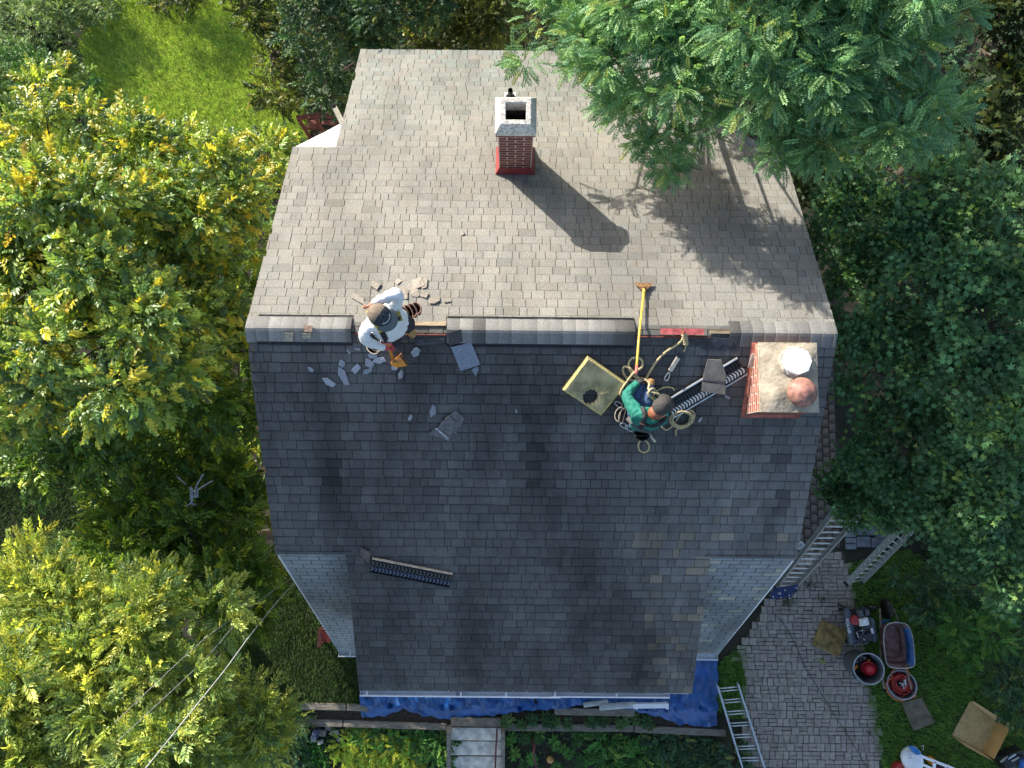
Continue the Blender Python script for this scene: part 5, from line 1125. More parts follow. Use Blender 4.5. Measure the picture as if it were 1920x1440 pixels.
for nm, lb, ct, x, y, r, m in (('hose_roll', 'grey wound roll below the white and blue sack', 'roll', 1712, 1440, .15, mat('grey_roll', (.22, .22, .21), var=.4, scale=40, rough=.9)), ('red_bucket', 'red plastic tub at the near edge of the lawn', 'tub', 1688, 1444, .16, mat('tub_red', (.35, .03, .03), rough=.4)), ('orange_pouch', 'small orange pouch behind the white trestle', 'pouch', 1746, 1426, .07, m_org), ('maroon_case', 'dark maroon case between the trestle legs', 'case', 1764, 1442, .13, mat('maroon', (.06, .015, .03), rough=.5))):
    p = at(x, y, .12); mb = MB(Matrix.Translation((p.x, p.y, .01))); mb.lathe([(r*.8, 0), (r, .05), (r*.95, .18), (r*.6, .22), (r*.5, .17)], 18, True, True); tag(mb.build(nm, m), lb, ct)
t = thing('tool_bag', 'black tool bag with blue end on the lawn beside the cardboard box', 'tool bag', tuple(at(1900, 1425, 0)))
a, b = at(1872, 1430, .15), at(1918, 1412, .15); mb = MB(frame(a, b-a)); mb.box(0, (b-a).length, -.17, .17, -.14, .12, taper=.05, jit=.04); mb.build('body', m_black, t, bevel=.03)
mb = MB(); mb.bar(at(1912, 1436, .25), at(1935, 1428, .25), .25, .2); mb.build('end_pocket', mat('bag_blue', (.03, .12, .4), var=.3, rough=.7), t, bevel=.03)
for k in range(5):
    mb = MB(); mb.bar(at(1876+k*7, 1420+rnd.random()*10, .3), at(1890+k*7, 1412+rnd.random()*10, .3), .03, .02); mb.build('strap', (m_grey_fg, m_black, m_alu)[k % 3], t)
# dark cord across the pavers
mb = MB(); mb.tube(dbl([at(x, y, .035) for x, y in ((1462, 1160), (1485, 1196), (1510, 1250), (1540, 1300), (1572, 1352), (1600, 1396), (1632, 1450))]), .006, 5)
tag(mb.build('ground_cord', mat('dark_cord', (.03, .035, .045), rough=.7)), 'thin dark cord stretched across the pavers', 'cord')
# weeds in the joints
for i, (x, y, r) in enumerate(((1540, 1240, .07), (1478, 1130, .16), (1540, 1125, .1), (1520, 1098, .12), (1630, 1372, .07))):
    p = at(x, y, .02); wp = [(p.x+r*cos(k), p.y+r*.6*sin(k)) for k in np.arange(0, 6.2, .7)]
    o = cover('weed_tuft', None, 'tuft', c_lime if i < 1 else c_grassd, 900, 300+i, .9, hmax=0, world=wp); o.location.z = .025
    tag(o, 'green weeds sprouting from the driveway joints', 'weeds', kind='stuff')

# ------------------------------------------------------------------ front garden
m_tarp = mat('blue_tarp', (.010, .07, .24), var=.25, scale=5, rough=.34, bump=.5, bscale=18, spec=.5)
def tarp():
    R = random.Random(5); NX, NY = 110, 22; top = -3.3; vs = []
    xa, xb = at(676, 1340, 0).x, at(1345, 1340, 0).x
    low = [(676, 1346), (720, 1343), (757, 1328), (790, 1340), (835, 1351), (880, 1345), (930, 1341), (985, 1331), (1050, 1327), (1090, 1316), (1140, 1318), (1200, 1334), (1240, 1345), (1270, 1358), (1320, 1364), (1345, 1360)]
    lx = [at(x, y, 0).x for x, y in low]; ly = [at(x, y, -.05).y for x, y in low]
    for j in range(NY+1):
        for i in range(NX+1):
            x = xa+(xb-xa)*i/NX; v = j/NY; yb = np.interp(x, lx, ly); yt = top
            if x > DFR+.05: yt = at(1330, 1232, 0).y
            y = yt+(yb-yt)*v; k = .05*sin(x*7+2*sin(y*5))*sin(y*9+x*3)+.035*sin(x*17+y*6)+.02*sin(x*31-y*13)+.03*abs(sin(x*4.3+y*3.1))
            z = max(float(gz(x, y)), -.02 if y > -5.0 else -9)+.06+k*(.4+.6*v)
            if y < -5.02: z = max(z, .03-.45*(-5.02-y))
            vs.append((x+.012*sin(y*20), y+.015*sin(x*23), z))
    mb = MB(); n = NX+1; mb.add(vs, [(j*n+i, (j+1)*n+i, (j+1)*n+i+1, j*n+i+1) for j in range(NY) for i in range(NX)], False)
    o = mb.build('blue_tarp', m_tarp); s_ = o.modifiers.new('s', 'SOLIDIFY'); s_.thickness = .004
    return tag(o, 'crumpled blue tarpaulin spread along the front of the house', 'tarp')
tarp()
m_timb = mat('weathered_timber', (.17, .15, .12), var=.35, scale=6, rough=.9, bump=.5, stretch=(1, 8, 8))
def timber(label, x0, y0, x1, y1, z, wd=.14):
    a, b = at(x0, y0, z), at(x1, y1, z); mb = MB(frame(a, b-a)); mb.box(0, (b-a).length, -wd/2, wd/2, -.2, 0); tag(mb.build('landscape_timber', m_timb, None, bevel=.012), label, 'timber', 'garden edging timbers')
timber('weathered timber edging the shaded lawn left of the tarp', 552, 1324, 648, 1326, .03)
timber('short timber end running under the left corner of the tarp', 650, 1326, 690, 1328, .03)
timber('lower timber behind the stepping stones left of the steps', 545, 1354, 642, 1357, -.12)
timber('long lower timber ending at the concrete steps', 644, 1357, 838, 1363, -.12)
timber('timber running right from the steps behind the hostas', 944, 1364, 1188, 1366, -.12)
timber('timber ending at the double runged ladder', 1190, 1367, 1366, 1375, -.12)
timber('upper timber below the corrugated downspout', 1040, 1334, 1190, 1337, .03)
m_mulch = mat('mulch', (.045, .032, .022), var=.6, scale=25, rough=.98, bump=1.0, bscale=60)
for a, b, c, d, z in ((540, 1331, 845, 1352, -.155), (945, 1340, 1400, 1362, -.155)):
    p0, p1 = at(a, d, z), at(c, b, z); mb = MB(); mb.box(p0.x, p1.x, p0.y, p1.y, -.22, z); tag(mb.build('flower_bed', m_mulch), kind='structure')
# concrete steps
t = thing('concrete_steps', 'grey concrete garden steps leading down from the house front', 'steps', tuple(at(892, 1380, -.3)))
m_step = mat('step_concrete', (.66, .61, .53), var=.25, scale=7, rough=.9, bump=.3); ys = [1344, 1362, 1388, 1416, 1446, 1476]
for i in range(5):
    z = -.02-.15*i; p0, p1 = at(845, ys[i+1], z), at(940, ys[i], z)
    mb = MB(); mb.box(p0.x+.0, p1.x, p0.y-.0, p1.y-.03, z-.4, z); mb.build('step', m_step if i else mat('landing_stone', (.16, .14, .11), var=.3, scale=8, rough=.95), t, bevel=.01)
for x in (842, 943):
    mb = MB(); a, b = at(x, 1366, -.0), at(x, 1450, -.5); mb.bar(a, b, .08, .2); mb.build('side_curb', mat('curb', (.2, .18, .15), var=.3, scale=9, rough=.95), t)
m_railr = mat('maroon_rail', (.10, .02, .025), var=.3, scale=20, rough=.5)
for lb, x, y0, x2 in (('dark red handrail standing on the right side of the concrete steps', 932, 1376, 928), ('dark red iron post rising out of the hosta bed', 1003, 1394, 1008)):
    t = thing('handrail', lb, 'handrail', tuple(at(x2, 1440, -.5))); a = at(x, y0, .75); b = at(x2, 1450, .45)
    mb = MB(); mb.tube([a, at(x-2, y0+24, .72), b], .018, 8); mb.build('rail', m_railr, t)
    mb = MB(); p = at(x-2, y0+24, .72); mb.tube([p, (p.x, p.y, -.6)], .015, 8); mb.build('post', m_railr, t)
# stepping stones with a blue grey box
m_stone = mat('pale_stone', (.34, .31, .27), var=.3, scale=12, rough=.9, tint=True)
for (x, y, w_, h_) in ((591, 1364, 11, 11), (615, 1364, 11, 12), (603, 1375, 14, 12), (627, 1375, 16, 10), (587, 1386, 11, 12), (600, 1393, 10, 8), (637, 1387, 12, 9)):
    p = at(x, y, -.3); s_ = 15.2/FPX; k = rnd.uniform(.75, 1.25); mb = MB(Matrix.Translation((p.x, p.y, -.34)) @ Matrix.Rotation(rnd.uniform(-.15, .15), 4, 'Z')); mb.tc = (k, k, k)
    mb.box(-w_/2*s_, w_/2*s_, -h_/2*s_, h_/2*s_, -.03, .03, taper=.008, jit=.01); tag(mb.build('stepping_stone', m_stone), 'pale stone paver set in the bed beside the blue grey box', 'stone', 'stepping stones left of the steps')
p = at(590, 1377, -.15); mb = MB(Matrix.Translation((p.x, p.y, -.3)) @ Matrix.Rotation(-.2, 4, 'Z')); mb.box(-.06, .06, -.1, .1, 0, .17, taper=.01); tag(mb.build('valve_box', mat('box_blue', (.06, .075, .13), var=.1, rough=.5), None, bevel=.012), 'small blue grey box standing on the stepping stones', 'box')
p = at(1032, 1428, -.3); mb = MB(); mb.ellip((p.x, p.y, -.4), (.075, .075, .075), 14, 9); tag(mb.build('garden_ball', mat('ball_tan', (.5, .26, .08), var=.3, scale=14, rough=.5)), 'tan orange ball lying among the garden leaves', 'ball')
# corrugated downspouts under the eave
t = thing('corrugated_downspout', 'grey corrugated downspout with white sleeve lying below the front gutter', 'downspout', tuple(at(1180, 1322, .1)))
for (x0, y0, x1, y1, r, z) in ((1094, 1322, 1140, 1316, .045, .15), (1124, 1326, 1190, 1321, .06, .2)):
    a, b = at(x0, y0, z), at(x1, y1, z); n_ = 26; mb = MB(); mb.tube([a.lerp(b, k/n_) for k in range(n_+1)], [r*(1+.12*(k % 2)) for k in range(n_+1)], 10); mb.build('flex_pipe', mat('corrugated_grey', (.4, .42, .42), var=.15, rough=.5), t)
a, b = at(1186, 1323, .22), at(1250, 1322, .22); mb = MB(); mb.bar(a, b, .09, .1); mb.build('sleeve', m_white, t, bevel=.01)
for x in (1190, 1247):
    a = at(x, 1323, .225); mb = MB(); mb.bar(a, a+Vector((.06, 0, 0)), .11, .12); mb.build('coupler', m_white, t, bevel=.01)
# plants of the front garden
def plants(label, spots, kind, cf, group, scale, r, seed, n=26, name='garden_plant', z=-.2, cat='plant', single=False):
    acc = []
    for i, (x, y) in enumerate(spots):
        R = np.random.default_rng(seed+i); p = at(x, y, z); zz = float(gz(p.x, p.y)); P = []; D = []
        for k in range(n if kind != 'hosta' else 3):
            a, d = R.uniform(0, 6.28), r*R.random()**.5; P.append((p.x+d*cos(a), p.y+d*sin(a), zz+.04+.6*r*(1-(d/r)**2)*R.uniform(.3, 1)+(.02*k if kind == 'hosta' else 0))); D.append((cos(a), sin(a), .3))
        P = np.array(P); D = np.array(D)
        if kind == 'hosta': P[:, :2] = (P[:, :2]-[p.x, p.y])*.4+[p.x, p.y]
        N = R.normal(0, .3, (len(P), 3))+np.array([0, 0, 1]); N = np.tile([0, 0, 1.0], (len(P), 1)) if kind in ('hosta', 'blade') else N
        if kind in ('hosta', 'blade'): D[:, 2] = 0
        V, F, C = leaf_cloud(P, D, N, scale*R.uniform(.8, 1.2, len(P)), kind, cf, R)
        if single: tag(tri_mesh(name, V, F, C, LEAF['low']), label, cat, group)
        else: acc.append((V, F, C))
    if acc:
        off = np.cumsum([0]+[len(v) for v, _, _ in acc]); o = tri_mesh(name, np.concatenate([v for v, _, _ in acc]), np.concatenate([f_+k for (_, f_, _), k in zip(acc, off)]), np.concatenate([c for _, _, c in acc]), LEAF['low'])
        tag(o, label, cat, kind='stuff')
c_hosta = palette([(.06, .13, .03), (.09, .17, .05), (.16, .22, .08), (.04, .1, .035)], [3, 3, 1, 2])
plants('broad leaved hosta growing between the two right hand timbers', [(952, 1352), (975, 1350), (998, 1352), (1020, 1348), (1040, 1352), (1062, 1353), (1108, 1350), (1132, 1348), (1165, 1350), (1190, 1346), (1215, 1352)], 'hosta', c_hosta, 'hostas between the timbers', .7, .16, 400, name='hosta_plant', z=-.15, single=True)
plants('bushy green plants in the bed right of the concrete steps', [(955, 1385), (985, 1380), (1010, 1378), (1040, 1392), (965, 1415), (1000, 1420), (1060, 1410), (1080, 1385), (1050, 1440), (1090, 1430), (980, 1440), (1120, 1372), (1150, 1400), (1180, 1395)], 'hosta', c_green, 'leafy plants right of the steps', .62, .22, 430, name='garden_plant', z=-.35)
plants('light green herbs growing below the lower timber', [(1140, 1420), (1170, 1430), (1200, 1415), (1225, 1435), (1195, 1445), (1130, 1385), (1250, 1440)], 'small', c_green, 'herb clumps below the timber', 1.0, .3, 460, 60, z=-.35)
plants('dark weeds growing near the double runged ladder', [(1290, 1395), (1330, 1400), (1310, 1425), (1350, 1430), (1270, 1385), (1365, 1405), (1370, 1440), (1285, 1430), (1340, 1385), (1320, 1440), (1230, 1390), (1240, 1410)], 'small', c_dark, 'weedy clumps beside the ladder', .9, .24, 480, 46, z=-.35)
plants('leafy ground cover tinted sunlit lime yellow below the long lower timber', [(650, 1400), (680, 1390), (710, 1400), (740, 1395), (665, 1425), (700, 1425), (735, 1425), (765, 1415), (645, 1440), (690, 1445), (760, 1440)], 'small', c_lime, 'sunlit tinted lime yellow clumps left of the steps', .8, .26, 510, 70, z=-.35)  # sunlit patch put into the leaf colour
plants('dark green leafy cover hugging the left side of the steps', [(790, 1395), (815, 1405), (800, 1430), (825, 1430), (775, 1380), (830, 1385), (720, 1375), (690, 1375)], 'small', c_green, 'green clumps left of the steps', .8, .22, 540, 54, z=-.35)
plants('bright green seedlings below the blue grey box', [(586, 1410), (588, 1432)], 'maple', palette([(.06, .2, .02), (.05, .16, .02)], [1, 1]), 'bright seedlings', .8, .16, 560, 22, z=-.35)
plants('dark ivy under the left trees beside the timbers', [(545, 1390), (520, 1360), (530, 1420), (500, 1400), (555, 1430), (520, 1330), (560, 1345)], 'small', c_dark, 'ivy clumps by the left timbers', .9, .28, 570, 60, z=-.3)
o = cover('bed_weeds', None, 'small', c_dark, 120, 590, .5, hmax=.06, world=[(-4.2, -7.2), (4.35, -7.2), (4.35, -5.5), (-.15, -5.5), (-.15, -7.2), (-1.4, -7.2), (-1.4, -5.5), (-4.2, -5.5)]); tag(o, 'low weeds covering the sloping front bed', 'weeds', kind='stuff')

# ------------------------------------------------------------------ odd things round the house
t = thing('metal_mast', 'pale metal mast head with bent arms half hidden in leaves', 'mast', tuple(at(358, 948, 5.2).xy)+(0,))
m_air = mat('airer_metal', (.3, .33, .37), var=.2, metal=.4, rough=.5); Z = 5.2
for pts in ([(331, 893), (349, 908)], [(382, 888), (370, 908), (367, 918), (366, 934)], [(399, 901), (380, 912), (371, 918)], [(355, 913), (358, 921), (357, 930)], [(357, 912), (362, 920)], [(361, 924), (361, 930)], [(356, 937), (360, 934), (359, 942), (349, 949)], [(359, 944), (366, 946)], [(371, 923), (370, 930)]):
    mb = MB(); mb.tube(dbl([at(x, y, Z) for x, y in pts], 4), .012, 7); mb.build('arm', m_air, t)
for y in (921, 931):
    mb = MB(); mb.bar(at(357, y, Z-.01), at(372, y, Z-.01), .025, .02); mb.build('bracket', m_air, t)
mb = MB(); p = at(358, 948, Z); mb.tube([p, (p.x, p.y, 0)], .018, 9); mb.build('post', m_twig, t)
t = thing('garden_steps', 'red brown plank steps behind the house beside the pale lower slope', 'steps', tuple(at(590, 220, 0)))
m_redw = mat('red_brown_plank', (.14, .045, .035), var=.35, scale=8, rough=.85, stretch=(1, 6, 6))
for (x0, y0, x1, y1, z) in ((556, 221, 592, 217, 1.2), (589, 215, 640, 219, 1.35), (578, 231, 600, 228, .9), (604, 229, 634, 231, .95), (570, 240, 600, 238, .6)):
    mb = MB(); mb.bar(at(x0, y0, z), at(x1, y1, z), .09, .05); mb.build('plank', m_redw, t)
for (x, y, z) in ((560, 224, 1.18), (592, 222, 1.18), (636, 222, 1.3)):
    mb = MB(); p = at(x, y, z-.03); mb.tube([p, (p.x, p.y, 0)], .04, 6); mb.build('post', m_redw, t)
t = thing('garden_bench', 'red wooden bench standing against the left gable wall', 'bench', tuple(at(600, 1198, 0)))
mb = MB(); mb.bar(at(600, 1178, .45), at(599, 1213, .45), .07, .06); mb.build('rail', m_redw, t)
mb = MB(); mb.bar(at(610, 1180, .4), at(608, 1203, .4), .22, .04); mb.build('seat', mat('bench_red', (.3, .04, .03), var=.2, rough=.6), t)
for x, y in ((600, 1180), (599, 1211), (609, 1182), (609, 1201)):
    mb = MB(); p = at(x, y, .42); mb.tube([p, (p.x, p.y, 0)], .025, 6); mb.build('leg', m_redw, t)
# ------------------------------------------------------------------ the two roofers
from mathutils.bvhtree import BVHTree
def body(name, J, E_, regions, mats, parent, sub=3):
    """J: joint -> (pos, radius); E_: edges (a, b, region); one continuous skinned mesh"""
    names = list(J); me = bpy.data.meshes.new(name+'_skel'); me.from_pydata([tuple(J[n][0]) for n in names], [(names.index(a), names.index(b)) for a, b, _ in E_], [])
    o = bpy.data.objects.new(name+'_skel', me); COL.objects.link(o)
    sk = o.modifiers.new('skin', 'SKIN'); sk.use_smooth_shade = True
    for i, n in enumerate(names):
        r = J[n][1]; sv = me.skin_vertices[0].data[i]; sv.radius = (r, r) if not hasattr(r, '__len__') else r; sv.use_root = (n == 'pelvis')
    ss = o.modifiers.new('sub', 'SUBSURF'); ss.levels = sub; ss.render_levels = sub
    dg = bpy.context.evaluated_depsgraph_get(); dg.update(); m2 = bpy.data.meshes.new_from_object(o.evaluated_get(dg)); bpy.data.objects.remove(o)
    m2.name = name; m2.materials.clear()
    for m in mats: m2.materials.append(m)
    segs = [(Vector(J[a][0]), Vector(J[b][0]), (J[a][1] if not hasattr(J[a][1], '__len__') else J[a][1][0]), regions.index(rg)) for a, b, rg in E_]
    n_ = len(m2.polygons)
    for p in m2.polygons:
        best = 1e9; ri = 0
        for a, b, r, k in segs:
            ab = b-a; t = max(0, min(1, (p.center-a).dot(ab)/max(ab.length_squared, 1e-9))); d = (p.center-(a+ab*t)).length-r*.6
            if d < best: best = d; ri = k
        p.material_index = ri; p.use_smooth = True
    # cloth folds on shirt and trousers
    nrm = [v_.normal.copy() for v_ in m2.vertices]; cl = set()
    for p in m2.polygons:
        if p.material_index in (0, 1): cl.update(p.vertices)
    for i in cl:
        c = m2.vertices[i].co; k = sin(c.x*38+c.z*52+2*sin(c.y*31))*sin(c.y*46-c.z*33+1.5*sin(c.x*27)); m2.vertices[i].co = c+nrm[i]*(.007*k+.003*sin(c.x*90+c.y*75+c.z*80))
    m2.update(); ob = link('body', m2, parent); return ob
def bvh_of(o):
    return BVHTree.FromPolygons([o.matrix_world @ v.co if False else v.co for v in o.data.vertices], [tuple(p.vertices) for p in o.data.polygons])
CAMP = Vector((0, 0, CAMZ))
def onbody(bv, x, y, off=.008, fallback=8.3):
    d = ray(x, y).normalized(); h = bv.ray_cast(CAMP, d, 30)
    return (h[0]-d*off) if h[0] is not None else at(x, y, fallback)
def strap(bv, px, wd, m, parent, name='harness_strap', off=.008, th=.006, fb=8.3):
    P = []
    for (x0, y0), (x1, y1) in zip(px, px[1:]):
        for k in range(5): P.append(onbody(bv, x0+(x1-x0)*k/5, y0+(y1-y0)*k/5, off, fb))
    P.append(onbody(bv, *px[-1], off, fb)); Q = [P[0]]+[(P[i-1]+P[i]*2+P[i+1])/4 for i in range(1, len(P)-1)]+[P[-1]]
    mb = MB(); vs = []
    for i, p in enumerate(Q):
        d = (Q[min(i+1, len(Q)-1)]-Q[max(i-1, 0)]).normalized(); v = (CAMP-p).normalized(); s_ = d.cross(v).normalized()*wd/2
        vs += [p-s_, p+s_, p+s_+v*th, p-s_+v*th]
    fs = []
    for i in range(len(Q)-1):
        for k in range(4): fs.append((i*4+k, i*4+(k+1) % 4, i*4+4+(k+1) % 4, i*4+4+k))
    mb.add(vs, fs, True); return mb.build(name, m, parent)
def hand(J, E_, tag_, wrist, palm, fdir, side, rg):
    wrist, palm, fdir, side = map(Vector, (wrist, palm, fdir, side)); fdir = fdir.normalized(); side = side.normalized(); dn = side.cross(fdir).normalized()
    J[tag_+'palm'] = (palm, (.036, .024)); E_.append((tag_+'wrist', tag_+'palm', rg))
    for k in range(4):
        b = palm+fdir*.03+side*(.028*(k-1.5)/1.5); L = (.034, .042, .04, .032)[k]
        J[f'{tag_}f{k}a'] = (b, .0115); J[f'{tag_}f{k}b'] = (b+fdir*L-dn*.012, .0105); J[f'{tag_}f{k}c'] = (b+fdir*L*1.25-dn*.04, .009)
        E_ += [(tag_+'palm', f'{tag_}f{k}a', rg), (f'{tag_}f{k}a', f'{tag_}f{k}b', rg), (f'{tag_}f{k}b', f'{tag_}f{k}c', rg)]
    t0 = palm-side*.035-fdir*.005; J[tag_+'ta'] = (t0, .0125); J[tag_+'tb'] = (t0+fdir*.035-side*.015-dn*.02, .0105)
    E_ += [(tag_+'palm', tag_+'ta', rg), (tag_+'ta', tag_+'tb', rg)]
def cap(parent, c, fwd, m_back, m_front, m_visor, tilt=.25, r=.106, text=None):
    fwd = Vector(fwd).normalized(); M = frame(c, fwd, (0, 0, 1)) @ Matrix.Rotation(tilt, 4, 'Y')
    mb = MB(M); n, rows = 24, 8; vs = []; fs = []
    for i in range(rows+1):
        t = pi/2*i/rows
        for k in range(n): a = 2*pi*k/n; vs.append((r*1.08*cos(t)*cos(a), r*.95*cos(t)*sin(a), -.02+.115*sin(t)))
    for i in range(rows):
        for k in range(n): fs.append((i*n+k, i*n+(k+1) % n, (i+1)*n+(k+1) % n, (i+1)*n+k))
    mb.add(vs, fs, True); o = mb.build('cap', [m_back, m_front], parent)
    Mi = M.inverted()
    for p in o.data.polygons: p.material_index = 1 if (Mi @ p.center).x > .004 else 0
    mb = MB(M); vs = []; K = 13
    for i in range(K):
        a = -1.15+2.3*i/(K-1)
        for rr, z in ((r*.98, -.012), (r*1.02+.062*cos(a*.95), -.03-.012*abs(a))):
            vs.append((rr*1.06*cos(a), rr*.95*sin(a), z))
    mb.add([v for v in vs]+[(x, y, z-.006) for x, y, z in vs], [(2*i, 2*i+1, 2*i+3, 2*i+2) for i in range(K-1)]+[(2*K+2*i+2, 2*K+2*i+3, 2*K+2*i+1, 2*K+2*i) for i in range(K-1)]+[(2*i+1, 2*K+2*i+1, 2*K+2*i+3, 2*i+3) for i in range(K-1)], True)
    mb.build('visor', m_visor, o)
    mb = MB(M); mb.ellip((0, 0, .097), (.008, .008, .005), 8, 4); mb.build('button', m_back, o)
    mb = MB(M)
    for k in range(6):
        a = pi*k/3+.52; mb.tube([(r*1.085*cos(t)*cos(a), r*.955*cos(t)*sin(a), -.02+.1155*sin(t)) for t in [pi/2*j/8 for j in range(9)]], .0016, 4)
    mb.build('seams', m_back, o)
    if text:
        mb = MB(M); rr = random.Random(3)
        for k in range(11):
            a = (k-5)*.135; t = .62; px = r*1.1*cos(t)*cos(a); py = r*.97*cos(t)*sin(a); pz = -.02+.118*sin(t)
            mb.bar((px-.006, py, pz+.006), (px+.005, py+.001, pz-.005), .004, .003)
            if k % 2: mb.bar((px, py-.003, pz), (px, py+.005, pz), .003, .003)
        mb.build('stitched_lettering', text, o)
    return o
m_skin = mat('skin', (.42, .2, .13), var=.08, scale=12, rough=.5); m_shirtw = mat('white_shirt', (.68, .69, .71), var=.04, scale=9, rough=.9, bump=.5, bscale=14)
m_pant = mat('black_trousers', (.018, .02, .028), var=.2, scale=12, rough=.9); m_boot = mat('tan_boot', (.32, .17, .06), var=.2, scale=20, rough=.7)
m_jean = mat('blue_jeans', (.05, .09, .2), var=.25, scale=25, rough=.9); m_teal = mat('teal_shirt', (.01, .16, .12), var=.12, scale=9, rough=.85, bump=.6, bscale=16)
m_glove = mat('red_glove', (.5, .06, .07), var=.2, rough=.8); m_ystrap = mat('yellow_strap', (.65, .45, .02), var=.1, rough=.7); m_bstrap = mat('black_strap', (.015, .015, .02), rough=.7)
m_leather = mat('brown_leather', (.07, .035, .02), var=.3, scale=20, rough=.6); m_leatherl = mat('red_leather_edge', (.3, .12, .09), var=.2, rough=.6)

# --- standing worker with the orange stripper
P1 = thing('person', 'worker in white shirt, dark cap and yellow harness stooping astride the ridge', 'person', tuple(at(755, 628, 7.3)))
f = Vector((.74, -.68, 0)); r = Vector((-.68, -.74, 0)); up = Vector((0, 0, 1))
J = {}; E1 = []
pel = at(743, 613, 8.02); ch = at(716, 600, 8.36); nk = at(711, 596, 8.54); hd = at(713, 592, 8.68)
J['pelvis'] = (pel, (.15, .125)); J['waist'] = (pel.lerp(ch, .5), (.15, .125)); J['chest'] = (ch, (.175, .14)); J['neck'] = (nk, .062); J['head'] = (hd, (.085, .09)); J['crown'] = (hd+up*.06, (.075, .08)); J['nose'] = (hd+f*.1-up*.03, .018)
E1 += [('pelvis', 'waist', 'shirt'), ('waist', 'chest', 'shirt'), ('chest', 'neck', 'shirt'), ('neck', 'head', 'skin'), ('head', 'crown', 'skin'), ('head', 'nose', 'skin')]
for s_, k in (('L', -1), ('R', 1)):
    hp = pel+r*k*.1-up*.06; J[s_+'hip'] = (hp, .105); E1.append(('pelvis', s_+'hip', 'pants'))
    J[s_+'sh'] = (ch+r*k*.17+up*.08, .085); E1.append(('chest', s_+'sh', 'shirt'))
    J[s_+'ear'] = (hd+r*k*.088-up*.01, .014); E1.append(('head', s_+'ear', 'skin'))
J['Lknee'] = (at(766, 610, 7.74), .075); J['Rknee'] = (at(741, 640, 7.7), .075)
J['Lank'] = (onroof(763, 616, .13), .055); J['Rank'] = (onroof(738, 636, .13), .055)
J['Lheel'] = (onroof(760, 613, .06), .05); J['Rheel'] = (onroof(735, 632, .06), .05)
J['Ltoe'] = (onroof(781, 633, .055), .047); J['Rtoe'] = (onroof(745, 650, .055), .047)
J['Lball'] = (onroof(773, 626, .06), .052); J['Rball'] = (onroof(741, 644, .06), .052)
for s_ in 'LR': E1 += [(s_+'hip', s_+'knee', 'pants'), (s_+'knee', s_+'ank', 'pants'), (s_+'ank', s_+'heel', 'boot'), (s_+'ank', s_+'ball', 'boot'), (s_+'ball', s_+'toe', 'boot')]
J['Lelb'] = (at(747, 549, 8.6), .068); J['Lwrist'] = (at(705, 566, 8.66), .044); J['Relb'] = (at(685, 636, 8.2), .072); J['Rwrist'] = (at(713, 648, 8.03), .044)
E1 += [('Lsh', 'Lelb', 'shirt'), ('Lelb', 'Lwrist', 'shirt'), ('Rsh', 'Relb', 'shirt'), ('Relb', 'Rwrist', 'shirt')]
lw = J['Lwrist'][0]; rw = J['Rwrist'][0]
hand(J, E1, 'L', lw, at(697, 570, 8.65), (-.6, -.5, -.2), (.3, .1, .9), 'skin')
hand(J, E1, 'R', rw, at(724, 649, 7.99), (.85, -.1, -.25), (0, -.8, .5), 'glove')
b1 = body('person_body', J, E1, ['shirt', 'pants', 'skin', 'boot', 'glove'], [m_shirtw, m_pant, m_skin, m_boot, m_glove], P1)
bv = bvh_of(b1)
cap(P1, hd+up*.045, f+Vector((.1, .12, 0)), mat('khaki_cap', (.16, .125, .095), var=.12, scale=30, rough=.9), mat('navy_cap_front', (.022, .03, .042), var=.15, scale=30, rough=.9), mat('grey_visor', (.10, .115, .12), var=.1, rough=.9), .22, text=mat('white_thread', (.7, .72, .75), rough=.8))
strap(bv, [(690, 582), (697, 596), (706, 609), (716, 622)], .042, m_ystrap, P1, off=.03)
strap(bv, [(716, 622), (722, 634), (726, 642)], .05, m_bstrap, P1, off=.03); strap(bv, [(717, 622), (732, 613), (741, 602), (750, 592)], .034, m_bstrap, P1, off=.03)
strap(bv, [(752, 602), (748, 592), (746, 584)], .04, mat('olive_strap', (.28, .22, .05), rough=.8), P1, off=.03)
strap(bv, [(695, 627), (703, 634), (713, 638)], .03, m_bstrap, P1, 'belt', .03)
for q_ in ((717, 623), (747, 596)):
    p = onbody(bv, *q_, .018); mb = MB(frame(p, (1, -.3, 0), CAMP-p)); mb.box(-.022, .022, -.018, .018, 0, .01); mb.build('buckle', m_black, P1, bevel=.003)
for k in range(6):
    p = onbody(bv, 697+k*2.6+rnd.random()*3, 624+k*2.4, .014); mb = MB(); mb.ellip(p, (.012, .009, .009), 8, 5); mb.build('clip', (m_steel, m_wfin)[k % 2], P1)
# leather pouches on both hips
def pouch(parent, c, out, m, me_, n=3, sc_=1.0, tall=.16):
    out = Vector(out).normalized(); M = frame(c, out, (0, 0, 1)); o = None
    for k in range(n):
        mb = MB(M); K = 11; vs = []; w0 = (.085-.008*k)*sc_; x0 = .045*k*sc_
        for z, s_ in ((-tall, .75), (0, 1.0)):
            for i in range(K): a = -pi/2+pi*i/(K-1); vs.append((x0+.055*sc_*cos(a)*s_, w0*sin(a)*s_, z+.015*k))
        fs = [(i, i+1, K+i+1, K+i) for i in range(K-1)]+[tuple(range(K))[::-1], (K-1, 0, K, 2*K-1)]
        mb.add(vs, fs, True); ob = mb.build('pouch', m, parent); sd = ob.modifiers.new('s', 'SOLIDIFY'); sd.thickness = .006
        mb = MB(M); mb.tube([(x0+.057*sc_*cos(a), w0*1.02*sin(a), .015*k) for a in [-pi/2+pi*i/14 for i in range(15)]], .004, 5); mb.build('pouch_edge', me_, ob)
    return o
